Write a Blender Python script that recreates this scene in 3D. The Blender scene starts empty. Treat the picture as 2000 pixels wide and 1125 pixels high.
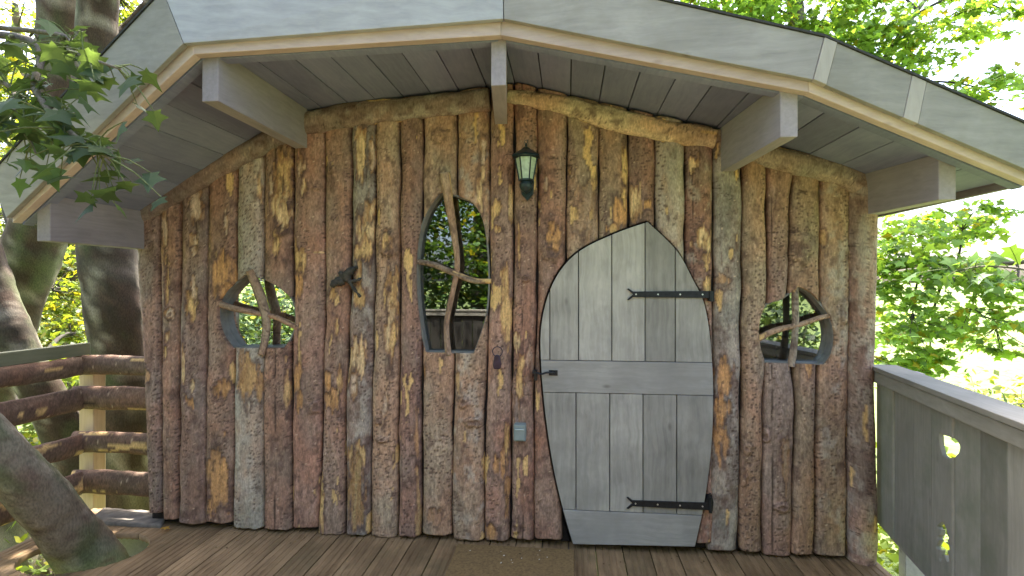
import bpy, math, random
import numpy as np
from mathutils import Vector

# ------------------------------------------------------------------ camera
SC = bpy.context.scene
COL = SC.collection
FPX = 1045.0                       # focal length in pixels of a 2000 px wide frame
YAW = math.radians(-6.0)           # looking slightly left of the wall's normal
CAM = np.array([0.0, -2.887, 1.394])
FW = np.array([math.sin(YAW), math.cos(YAW), 0.0])
RT = np.array([math.cos(YAW), -math.sin(YAW), 0.0])
cd = bpy.data.cameras.new('camera'); cam = bpy.data.objects.new('camera', cd); COL.objects.link(cam)
cam.location = CAM; cam.rotation_euler = (math.radians(90), 0, -YAW)
cd.sensor_width = 36.0; cd.lens = FPX / 2000 * 36; cd.shift_y = -0.00325
cd.clip_start = 0.02; cd.clip_end = 900
SC.camera = cam

# ------------------------------------------------------------------ sky, sun, exposure
SUN_EL, SUN_AZ = math.radians(66), math.radians(-12)     # behind the house, a little to the left
w = bpy.data.worlds.new('World'); SC.world = w; w.use_nodes = True
nt = w.node_tree; nt.nodes.clear()
sky = nt.nodes.new('ShaderNodeTexSky'); sky.sky_type = 'NISHITA'; sky.sun_disc = False
sky.sun_elevation = SUN_EL; sky.sun_rotation = SUN_AZ
sky.air_density = 0.8; sky.dust_density = 5.0; sky.ozone_density = 0.6
bg = nt.nodes.new('ShaderNodeBackground'); bg.inputs[1].default_value = 0.15
wo = nt.nodes.new('ShaderNodeOutputWorld')
nt.links.new(sky.outputs[0], bg.inputs[0]); nt.links.new(bg.outputs[0], wo.inputs[0])
sd = bpy.data.lights.new('sun', 'SUN'); sun = bpy.data.objects.new('sun', sd); COL.objects.link(sun)
sd.energy = 5.0; sd.angle = math.radians(0.6); sd.color = (1.0, 0.94, 0.84)
sdir = Vector((math.sin(SUN_AZ) * math.cos(SUN_EL), math.cos(SUN_AZ) * math.cos(SUN_EL), math.sin(SUN_EL)))
sun.rotation_euler = sdir.to_track_quat('Z', 'Y').to_euler(); sun.location = (0, 20, 30)
SC.view_settings.view_transform = 'Standard'; SC.view_settings.look = 'None'
SC.view_settings.gamma = 1.0; SC.view_settings.exposure = 2.78
SC.cycles.max_bounces = 8; SC.cycles.transparent_max_bounces = 12
SC.cycles.sample_clamp_indirect = 6.0

random.seed(5); RNG = np.random.default_rng(5)

# ------------------------------------------------------------------ measuring helpers
def un(px, py, Y):
    """the point of the vertical plane y = Y that was measured at (px, py)"""
    d = FW + (px - 1000) / FPX * RT + np.array([0, 0, -(py - 556) / FPX])
    return CAM + d * ((Y - CAM[1]) / d[1])
def at(px, py, depth):
    d = FW + (px - 1000) / FPX * RT + np.array([0, 0, -(py - 556) / FPX])
    return CAM + d * depth
def wx(px, Y=0.0): return un(px, 556, Y)[0]
def wz(px, py, Y=0.0): return un(px, py, Y)[2]

# ------------------------------------------------------------------ noise (numpy)
def _h(ix, iy, s):
    n = (ix.astype(np.int64) * 374761393 + iy.astype(np.int64) * 668265263 + s * 974634523) & 0xffffffff
    n = ((n ^ (n >> 13)) * 1274126177) & 0xffffffff
    return ((n ^ (n >> 16)) & 0xffffff) / float(0xffffff)
def vn(x, y, s):
    ix, iy = np.floor(x), np.floor(y); fx, fy = x - ix, y - iy
    fx = fx * fx * (3 - 2 * fx); fy = fy * fy * (3 - 2 * fy)
    a, b = _h(ix, iy, s), _h(ix + 1, iy, s); c, d = _h(ix, iy + 1, s), _h(ix + 1, iy + 1, s)
    return (a + (b - a) * fx) * (1 - fy) + (c + (d - c) * fx) * fy
def fbm(x, y, s, o=4):
    t = 0; a = 0.5; n = 0
    for k in range(o):
        t = t + a * vn(x, y, s + 17 * k); n += a; a *= 0.5; x = x * 2.03; y = y * 2.03
    return t / n
def dots(x, y, s, keep=0.7):
    """distance to jittered points, one to a cell"""
    ix, iy = np.floor(x), np.floor(y); best = np.full(x.shape, 9.0)
    for dx in (-1, 0, 1):
        for dy in (-1, 0, 1):
            cx, cy = ix + dx, iy + dy
            px = cx + 0.15 + 0.7 * _h(cx, cy, s); py = cy + 0.15 + 0.7 * _h(cx, cy, s + 5)
            d = np.hypot((x - px) * 1.0, (y - py) * 1.2) + 9 * (_h(cx, cy, s + 9) > keep)
            best = np.minimum(best, d)
    return best
def ss(a, b, x):
    t = np.clip((x - a) / (b - a), 0, 1); return t * t * (3 - 2 * t)
def mixc(c, d, m): return c + (np.asarray(d) - c) * m[..., None]

# ------------------------------------------------------------------ object helpers
WP = {}
def wpos(o): return WP.get(o.name, np.zeros(3)) if o else np.zeros(3)
def empty(name, loc, label=None, cat=None, group=None, kind=None, parent=None):
    o = bpy.data.objects.new(name, None); COL.objects.link(o)
    loc = np.array(loc, float); o.empty_display_size = 0.1
    o.location = loc - wpos(parent); WP[o.name] = loc
    if parent: o.parent = parent
    tag(o, label, cat, group, kind); return o
def tag(o, label=None, cat=None, group=None, kind=None):
    if label: o['label'] = label
    if cat: o['category'] = cat
    if group: o['group'] = group
    if kind: o['kind'] = kind
    return o
def mk(name, V, F, mat, parent=None, cols=None, smooth=False, kind=None, origin=None):
    """one mesh object from world-space vertices; F a list of polygons or an (n,k) array"""
    V = np.asarray(V, float)
    c = (V.min(0) + V.max(0)) / 2 if origin is None else np.array(origin, float)
    me = bpy.data.meshes.new(name)
    if isinstance(F, np.ndarray):
        n, k = F.shape
        me.vertices.add(len(V)); me.vertices.foreach_set('co', (V - c).astype(np.float32).ravel())
        me.loops.add(n * k); me.loops.foreach_set('vertex_index', F.astype(np.int32).ravel())
        me.polygons.add(n); me.polygons.foreach_set('loop_start', np.arange(0, n * k, k, dtype=np.int32))
        me.update(calc_edges=True); me.validate()
    else:
        me.from_pydata([tuple(v) for v in V - c], [], [tuple(int(i) for i in f) for f in F]); me.update()
    if cols is not None:
        at_ = me.color_attributes.new('Col', 'FLOAT_COLOR', 'POINT')
        rgba = np.ones((len(V), 4), np.float32); rgba[:, :3] = cols
        at_.data.foreach_set('color', rgba.ravel())
    if smooth: me.polygons.foreach_set('use_smooth', np.ones(len(me.polygons), bool))
    me.materials.append(mat)
    o = bpy.data.objects.new(name, me); COL.objects.link(o)
    o.location = c - wpos(parent); WP[o.name] = c
    if parent: o.parent = parent
    if kind: o['kind'] = kind
    return o
BOXF = [(0, 1, 2, 3), (7, 6, 5, 4), (0, 4, 5, 1), (1, 5, 6, 2), (2, 6, 7, 3), (3, 7, 4, 0)]
class MB:
    """collects shapes into one mesh"""
    def __init__(s): s.V = []; s.F = []
    def add(s, V, F):
        n = len(s.V); s.V += [tuple(v) for v in V]; s.F += [tuple(int(i) + n for i in f) for f in F]; return s
    def hexa(s, a, b): return s.add(list(a) + list(b), BOXF)      # two quads, a then b
    def box(s, x0, x1, y0, y1, z0, z1):
        return s.hexa([(x0, y0, z0), (x0, y0, z1), (x1, y0, z1), (x1, y0, z0)], [(x0, y1, z0), (x0, y1, z1), (x1, y1, z1), (x1, y1, z0)])
    def tube(s, P, R, n=8, flat=1.0, caps=True):
        V, F = tube(P, R, n)[:2]; s.add(V, F)
        return s
    def lathe(s, prof, c, n=12, ph=0.0):
        V = []; F = []
        for (r, z) in prof:
            for k in range(n):
                t = ph + 2 * math.pi * k / n; V.append((c[0] + r * math.cos(t), c[1] + r * math.sin(t), c[2] + z))
        for i in range(len(prof) - 1):
            for k in range(n): F.append((i * n + k, i * n + (k + 1) % n, (i + 1) * n + (k + 1) % n, (i + 1) * n + k))
        F.append(tuple(range(n - 1, -1, -1))); F.append(tuple(range((len(prof) - 1) * n, len(prof) * n)))
        return s.add(V, F)
    def prism(s, poly, y0, y1):
        """polygon in x,z pushed from y0 (front) to y1"""
        n = len(poly); V = [(p[0], y0, p[1]) for p in poly] + [(p[0], y1, p[1]) for p in poly]
        F = [tuple(range(n)), tuple(range(2 * n - 1, n - 1, -1))] + [(i, i + n, (i + 1) % n + n, (i + 1) % n) for i in range(n)]
        return s.add(V, F)
    def build(s, name, mat, parent=None, bevel=0.0, smooth=False, kind=None):
        o = mk(name, s.V, s.F, mat, parent, smooth=smooth, kind=kind)
        if bevel:
            m = o.modifiers.new('bevel', 'BEVEL'); m.width = bevel; m.segments = 2; m.limit_method = 'ANGLE'
        return o
def resample(P, n):
    P = np.asarray(P, float); m = len(P)
    if m == 2:
        t = np.linspace(0, 1, n)[:, None]; return P[0] * (1 - t) + P[1] * t
    t = np.linspace(0, m - 1, n); out = []
    for u in t:
        i = min(int(u), m - 2); f = u - i
        p0, p1, p2, p3 = P[max(i - 1, 0)], P[i], P[i + 1], P[min(i + 2, m - 1)]
        out.append(0.5 * ((2 * p1) + (p2 - p0) * f + (2 * p0 - 5 * p1 + 4 * p2 - p3) * f * f + (3 * p1 - p0 - 3 * p2 + p3) * f ** 3))
    return np.array(out)
def tube(P, R, n=8, wob=0.0, seed=0):
    """closed tube along P; returns V, F (quads + caps), s (length), t (angle)"""
    P = np.asarray(P, float); R = np.broadcast_to(np.asarray(R, float), (len(P),))
    T = np.gradient(P, axis=0); T /= np.linalg.norm(T, axis=1)[:, None] + 1e-9
    ref = np.array([0, 1, 0.0]) if abs(T[len(P) // 2][1]) < 0.8 else np.array([1, 0, 0.0])
    A = np.cross(T, ref); A /= np.linalg.norm(A, axis=1)[:, None]; B = np.cross(A, T)
    s = np.concatenate([[0], np.cumsum(np.linalg.norm(np.diff(P, axis=0), axis=1))])
    th = np.arange(n) * 2 * math.pi / n
    S, TH = np.meshgrid(s, th, indexing='ij')
    r = np.repeat(R[:, None], n, 1)
    if wob:
        r = r * (1 + wob * (fbm(S * 9 + 7, np.cos(TH) * 1.5 + np.sin(TH) * 1.1 + 9, seed, 3) - 0.5) * 2)
    V = P[:, None, :] + r[..., None] * (np.cos(TH)[..., None] * A[:, None, :] + np.sin(TH)[..., None] * B[:, None, :])
    m = len(P); F = []
    for i in range(m - 1):
        for k in range(n): F.append((i * n + k, i * n + (k + 1) % n, (i + 1) * n + (k + 1) % n, (i + 1) * n + k))
    F.append(tuple(range(n - 1, -1, -1))); F.append(tuple(range((m - 1) * n, m * n)))
    return V.reshape(-1, 3), F, S.ravel(), TH.ravel()
def inpoly(X, Z, poly):
    ins = np.zeros(X.shape, bool); n = len(poly); j = n - 1
    for i in range(n):
        xi, zi = poly[i]; xj, zj = poly[j]
        c = ((zi > Z) != (zj > Z)) & (X < (xj - xi) * (Z - zi) / (zj - zi + 1e-12) + xi)
        ins ^= c; j = i
    return ins
def nearest(X, Z, poly):
    bd = np.full(X.shape, 1e9); bx = X.copy(); bz = Z.copy(); n = len(poly)
    for i in range(n):
        a = np.array(poly[i]); b = np.array(poly[(i + 1) % n]); d = b - a; L = d @ d + 1e-12
        t = np.clip(((X - a[0]) * d[0] + (Z - a[1]) * d[1]) / L, 0, 1)
        qx, qz = a[0] + t * d[0], a[1] + t * d[1]; dd = np.hypot(X - qx, Z - qz)
        m = dd < bd; bd = np.where(m, dd, bd); bx = np.where(m, qx, bx); bz = np.where(m, qz, bz)
    return bx, bz
def grid_cut(X, Z, polys):
    """grid of points; drop cells inside polys and pull the rim onto the outline. returns X, Z, quads"""
    nr, nc = X.shape; idx = np.arange(nr * nc).reshape(nr, nc)
    keep = np.ones((nr - 1, nc - 1), bool); X = X.copy(); Z = Z.copy()
    for p in polys:
        ins = inpoly(X, Z, p)
        if not ins.any(): continue
        allin = ins[:-1, :-1] & ins[1:, :-1] & ins[:-1, 1:] & ins[1:, 1:]
        nx, nz = nearest(X, Z, p)
        keep &= ~allin
        X = np.where(ins, nx, X); Z = np.where(ins, nz, Z)
    q = np.stack([idx[:-1, :-1], idx[1:, :-1], idx[1:, 1:], idx[:-1, 1:]], -1)[keep]
    return X, Z, q
def skirt(V, q, off):
    """quads along every open edge, pushed by off; returns the extra vertices, their source index and quads"""
    E = np.concatenate([q[:, [0, 1]], q[:, [1, 2]], q[:, [2, 3]], q[:, [3, 0]]])
    k = np.sort(E, 1); key = k[:, 0].astype(np.int64) * 10000000 + k[:, 1]
    u, inv, cnt = np.unique(key, return_inverse=True, return_counts=True)
    B = E[cnt[inv] == 1]; src = np.unique(B); m = {int(v): i + len(V) for i, v in enumerate(src)}
    Q = np.array([(b, a, m[int(a)], m[int(b)]) for a, b in B.tolist()], int) if len(B) else np.zeros((0, 4), int)
    return off(V[src]), src, Q

# ------------------------------------------------------------------ materials
MATS = {}
def base_mat(name, rough=0.8):
    m = bpy.data.materials.new(name); m.use_nodes = True
    t = m.node_tree; b = t.nodes['Principled BSDF']; b.inputs['Roughness'].default_value = rough
    b.inputs['Specular IOR Level'].default_value = 0.25
    MATS[name] = m; return m, t, b
def N(t, k, **kw):
    n = t.nodes.new(k)
    for a, v in kw.items(): setattr(n, a, v)
    return n
def bark_mat(name, rough=0.85, bump=0.35, spec=0.25):
    m, t, b = base_mat(name, rough); b.inputs['Specular IOR Level'].default_value = spec
    a = N(t, 'ShaderNodeVertexColor', layer_name='Col'); tc = N(t, 'ShaderNodeTexCoord')
    n = N(t, 'ShaderNodeTexNoise'); n.inputs['Scale'].default_value = 130; n.inputs['Detail'].default_value = 4
    mp = N(t, 'ShaderNodeMapping'); mp.inputs['Scale'].default_value = (1, 1, 0.45)
    t.links.new(tc.outputs['Object'], mp.inputs[0]); t.links.new(mp.outputs[0], n.inputs['Vector'])
    r = N(t, 'ShaderNodeMapRange'); r.inputs[1].default_value = 0.3; r.inputs[2].default_value = 0.7; r.inputs[3].default_value = 0.72; r.inputs[4].default_value = 1.28
    t.links.new(n.outputs[0], r.inputs[0])
    mx = N(t, 'ShaderNodeVectorMath', operation='SCALE'); t.links.new(a.outputs[0], mx.inputs[0]); t.links.new(r.outputs[0], mx.inputs['Scale'])
    t.links.new(mx.outputs[0], b.inputs['Base Color'])
    bp = N(t, 'ShaderNodeBump'); bp.inputs['Strength'].default_value = bump; bp.inputs['Distance'].default_value = 0.004
    t.links.new(n.outputs[0], bp.inputs['Height']); t.links.new(bp.outputs[0], b.inputs['Normal'])
    return m
def wood_mat(name, c1, c2, axis, rough=0.7, var=0.18, knots=0.5, stain=None, grain=55):
    """sawn timber, grain along the given axis of the board; each board its own tone"""
    m, t, b = base_mat(name, rough)
    tc = N(t, 'ShaderNodeTexCoord'); oi = N(t, 'ShaderNodeObjectInfo')
    off = N(t, 'ShaderNodeVectorMath', operation='SCALE'); off.inputs[0].default_value = (31, 17, 23); t.links.new(oi.outputs['Random'], off.inputs['Scale'])
    ad = N(t, 'ShaderNodeVectorMath', operation='ADD'); t.links.new(tc.outputs['Object'], ad.inputs[0]); t.links.new(off.outputs[0], ad.inputs[1])
    mp = N(t, 'ShaderNodeMapping'); sc = [1.0, 1.0, 1.0]; sc['xyz'.index(axis)] = 0.05
    mp.inputs['Scale'].default_value = sc; t.links.new(ad.outputs[0], mp.inputs[0])
    wob = N(t, 'ShaderNodeTexNoise'); wob.inputs['Scale'].default_value = 5; t.links.new(ad.outputs[0], wob.inputs['Vector'])
    wv = N(t, 'ShaderNodeVectorMath', operation='SCALE'); wv.inputs['Scale'].default_value = 0.05; t.links.new(wob.outputs['Color'], wv.inputs[0])
    a2 = N(t, 'ShaderNodeVectorMath', operation='ADD'); t.links.new(mp.outputs[0], a2.inputs[0]); t.links.new(wv.outputs[0], a2.inputs[1])
    g = N(t, 'ShaderNodeTexNoise'); g.inputs['Scale'].default_value = grain; g.inputs['Detail'].default_value = 5; g.inputs['Roughness'].default_value = 0.65
    t.links.new(a2.outputs[0], g.inputs['Vector'])
    big = N(t, 'ShaderNodeTexNoise'); big.inputs['Scale'].default_value = 4.5; big.inputs['Detail'].default_value = 4; t.links.new(ad.outputs[0], big.inputs['Vector'])
    f = N(t, 'ShaderNodeMath', operation='MULTIPLY_ADD'); f.inputs[1].default_value = 0.55
    t.links.new(g.outputs[0], f.inputs[0]); 
    f2 = N(t, 'ShaderNodeMath', operation='MULTIPLY'); f2.inputs[1].default_value = 0.45; t.links.new(big.outputs[0], f2.inputs[0]); t.links.new(f2.outputs[0], f.inputs[2])
    cr = N(t, 'ShaderNodeValToRGB'); cr.color_ramp.elements[0].position = 0.33; cr.color_ramp.elements[1].position = 0.66
    cr.color_ramp.elements[0].color = (*c1, 1); cr.color_ramp.elements[1].color = (*c2, 1); t.links.new(f.outputs[0], cr.inputs[0])
    last = cr.outputs[0]
    if stain:
        s = N(t, 'ShaderNodeTexNoise'); s.inputs['Scale'].default_value = 2.2; s.inputs['Detail'].default_value = 5; s.inputs['Roughness'].default_value = 0.7; t.links.new(ad.outputs[0], s.inputs['Vector'])
        sr = N(t, 'ShaderNodeMapRange'); sr.inputs[1].default_value = 0.48; sr.inputs[2].default_value = 0.68; sr.inputs[4].default_value = 0.75; t.links.new(s.outputs[0], sr.inputs[0])
        mx = N(t, 'ShaderNodeMix', data_type='RGBA'); t.links.new(sr.outputs[0], mx.inputs[0]); t.links.new(last, mx.inputs[6]); mx.inputs[7].default_value = (*stain, 1); last = mx.outputs[2]
    if knots:
        v = N(t, 'ShaderNodeTexVoronoi'); v.inputs['Scale'].default_value = 3.2
        kmp = N(t, 'ShaderNodeMapping'); ks = [2.2, 2.2, 2.2]; ks['xyz'.index(axis)] = 1.0; kmp.inputs['Scale'].default_value = ks
        t.links.new(ad.outputs[0], kmp.inputs[0]); t.links.new(kmp.outputs[0], v.inputs['Vector'])
        kr = N(t, 'ShaderNodeMapRange'); kr.inputs[1].default_value = 0.02; kr.inputs[2].default_value = 0.09; kr.inputs[3].default_value = knots; kr.inputs[4].default_value = 0.0; t.links.new(v.outputs['Distance'], kr.inputs[0])
        mx = N(t, 'ShaderNodeMix', data_type='RGBA'); t.links.new(kr.outputs[0], mx.inputs[0]); t.links.new(last, mx.inputs[6]); mx.inputs[7].default_value = (c1[0] * .35, c1[1] * .3, c1[2] * .28, 1); last = mx.outputs[2]
    vr = N(t, 'ShaderNodeMapRange'); vr.inputs[3].default_value = 1 - var; vr.inputs[4].default_value = 1 + var; t.links.new(oi.outputs['Random'], vr.inputs[0])
    vs = N(t, 'ShaderNodeVectorMath', operation='SCALE'); t.links.new(last, vs.inputs[0]); t.links.new(vr.outputs[0], vs.inputs['Scale'])
    t.links.new(vs.outputs[0], b.inputs['Base Color'])
    bp = N(t, 'ShaderNodeBump'); bp.inputs['Strength'].default_value = 0.3; bp.inputs['Distance'].default_value = 0.002
    t.links.new(g.outputs[0], bp.inputs['Height']); t.links.new(bp.outputs[0], b.inputs['Normal'])
    return m
def plain_mat(name, c, rough=0.6, metal=0.0, noise=0.15, scale=40, spec=0.4):
    m, t, b = base_mat(name, rough); b.inputs['Metallic'].default_value = metal; b.inputs['Specular IOR Level'].default_value = spec
    tc = N(t, 'ShaderNodeTexCoord'); n = N(t, 'ShaderNodeTexNoise'); n.inputs['Scale'].default_value = scale; n.inputs['Detail'].default_value = 5
    t.links.new(tc.outputs['Object'], n.inputs['Vector'])
    cr = N(t, 'ShaderNodeValToRGB'); cr.color_ramp.elements[0].position = 0.3; cr.color_ramp.elements[1].position = 0.7
    cr.color_ramp.elements[0].color = (*[v * (1 - noise) for v in c], 1); cr.color_ramp.elements[1].color = (*[min(1, v * (1 + noise)) for v in c], 1)
    t.links.new(n.outputs[0], cr.inputs[0]); t.links.new(cr.outputs[0], b.inputs['Base Color'])
    bp = N(t, 'ShaderNodeBump'); bp.inputs['Strength'].default_value = 0.15; bp.inputs['Distance'].default_value = 0.002
    t.links.new(n.outputs[0], bp.inputs['Height']); t.links.new(bp.outputs[0], b.inputs['Normal'])
    return m
def leaf_mat(name, trans=0.5):
    m = bpy.data.materials.new(name); m.use_nodes = True; t = m.node_tree; t.nodes.clear()
    a = N(t, 'ShaderNodeVertexColor', layer_name='Col')
    b = N(t, 'ShaderNodeBsdfPrincipled'); b.inputs['Roughness'].default_value = 0.5; b.inputs['Specular IOR Level'].default_value = 0.3
    tr = N(t, 'ShaderNodeBsdfTranslucent'); hs = N(t, 'ShaderNodeVectorMath', operation='MULTIPLY'); hs.inputs[1].default_value = (2.0, 1.75, 0.55)
    t.links.new(a.outputs[0], b.inputs['Base Color']); t.links.new(a.outputs[0], hs.inputs[0]); t.links.new(hs.outputs[0], tr.inputs[0])
    mx = N(t, 'ShaderNodeMixShader'); mx.inputs[0].default_value = trans
    o = N(t, 'ShaderNodeOutputMaterial'); t.links.new(b.outputs[0], mx.inputs[1]); t.links.new(tr.outputs[0], mx.inputs[2]); t.links.new(mx.outputs[0], o.inputs[0])
    MATS[name] = m; return m
def glass_mat(name, ior=2.4, tint=(0.7, 0.75, 0.75), rough=0.0):
    m = bpy.data.materials.new(name); m.use_nodes = True; t = m.node_tree; t.nodes.clear()
    tr = N(t, 'ShaderNodeBsdfTransparent'); tr.inputs[0].default_value = (*tint, 1)
    gl = N(t, 'ShaderNodeBsdfGlossy'); gl.inputs['Roughness'].default_value = rough
    fr = N(t, 'ShaderNodeFresnel'); fr.inputs[0].default_value = ior
    mx = N(t, 'ShaderNodeMixShader'); o = N(t, 'ShaderNodeOutputMaterial')
    t.links.new(fr.outputs[0], mx.inputs[0]); t.links.new(tr.outputs[0], mx.inputs[1]); t.links.new(gl.outputs[0], mx.inputs[2]); t.links.new(mx.outputs[0], o.inputs[0])
    MATS[name] = m; return m
M_BARK = bark_mat('bark'); M_TRUNK = bark_mat('trunk_bark', 0.9, 0.6)
M_FASCIA = wood_mat('fascia_wood', (.195, .183, .178), (.315, .298, .285), 'x', stain=(.22, .205, .18), grain=38)
M_FASCIA2 = wood_mat('pale_fascia_wood', (.29, .29, .315), (.44, .44, .465), 'x', knots=.35, grain=34)
M_STRIP = wood_mat('pale_strip_wood', (.30, .275, .26), (.37, .34, .32), 'z', knots=0)
M_TRIM = wood_mat('tan_wood', (.37, .285, .265), (.50, .395, .365), 'x', knots=.3)  # pinkish tint stands in for the mauve glare veil
M_SOFFIT = wood_mat('soffit_wood', (.15, .165, .25), (.22, .24, .34), 'y', knots=.25)  # bluish cast of the glare veil put into the board colour
M_BEAM = wood_mat('beam_wood', (.22, .195, .215), (.32, .285, .31), 'y', knots=.4, var=.16)  # violet of the glare veil mixed into the timber colour
M_DOOR = wood_mat('door_wood', (.215, .203, .178), (.42, .398, .35), 'z', stain=(.24, .23, .205), var=.22, knots=.5, grain=45)
M_DOORX = wood_mat('door_rail_wood', (.23, .22, .20), (.37, .352, .32), 'x', stain=(.25, .24, .22), var=.05, grain=45)
M_DECK = wood_mat('deck_wood', (.115, .070, .034), (.31, .206, .108), 'y', rough=.6, var=.16, knots=.25, stain=(.12, .09, .045), grain=34)
M_FENCE = wood_mat('fence_wood', (.185, .178, .15), (.285, .272, .23), 'z', var=.24, knots=.3, stain=(.14, .155, .11))
M_FSHADE = wood_mat('shaded_fence_wood', (.022, .020, .017), (.038, .035, .03), 'z')  # fence wood with the shade on the boards put into its colour
M_CAP = wood_mat('cap_wood', (.185, .175, .145), (.275, .26, .22), 'y', knots=.2)
M_RAW = wood_mat('raw_post_wood', (.42, .29, .17), (.58, .42, .27), 'z', knots=.5)
M_GREENRAIL = wood_mat('mossy_rail_wood', (.13, .14, .085), (.21, .21, .14), 'y', knots=.3)
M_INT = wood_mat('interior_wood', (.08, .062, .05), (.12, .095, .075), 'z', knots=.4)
M_BACK = plain_mat('dark_backing', (.022, .017, .015), .9, noise=.4)
M_JAMB = plain_mat('grey_paint', (.15, .148, .135), .6, noise=.25, scale=25)
M_BLACK = plain_mat('black_iron', (.014, .016, .019), .45, 0.3, .4, 60)
M_SCREW = plain_mat('zinc', (.55, .55, .53), .35, .8, .1)
M_FELT = plain_mat('roof_felt', (.035, .036, .038), .95, noise=.3, scale=80)
M_SLATE = plain_mat('slate', (.15, .132, .11), .95, noise=.35, scale=18, spec=.1)
M_MAT = plain_mat('doormat_coir', (.17, .108, .042), .95, noise=.3, scale=90)
M_BOX = plain_mat('grey_plastic', (.20, .245, .235), .45, noise=.08)
M_BOXL = plain_mat('pale_plastic', (.42, .48, .46), .4, noise=.05)
M_LANT = plain_mat('lantern_paint', (.012, .026, .030), .4, 0.1, .3, 60, .5)
M_LGLASS = plain_mat('reflection_glass', (.42, .52, .40), .25, 0, .2, 60, .6)  # pale green reflection painted into the opaque pane colour
M_GLASS = glass_mat('window_glass')
M_LEAF = leaf_mat('leaf'); 
M_CURT = plain_mat('pale_blue_cloth', (.42, .52, .52), .9, noise=.1)
M_GROUND = plain_mat('grass_ground', (.10, .14, .035), .95, noise=.45, scale=3)
M_PURPLE = plain_mat('dark_metal_tag', (.05, .035, .055), .35, .5, .3)

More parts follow.
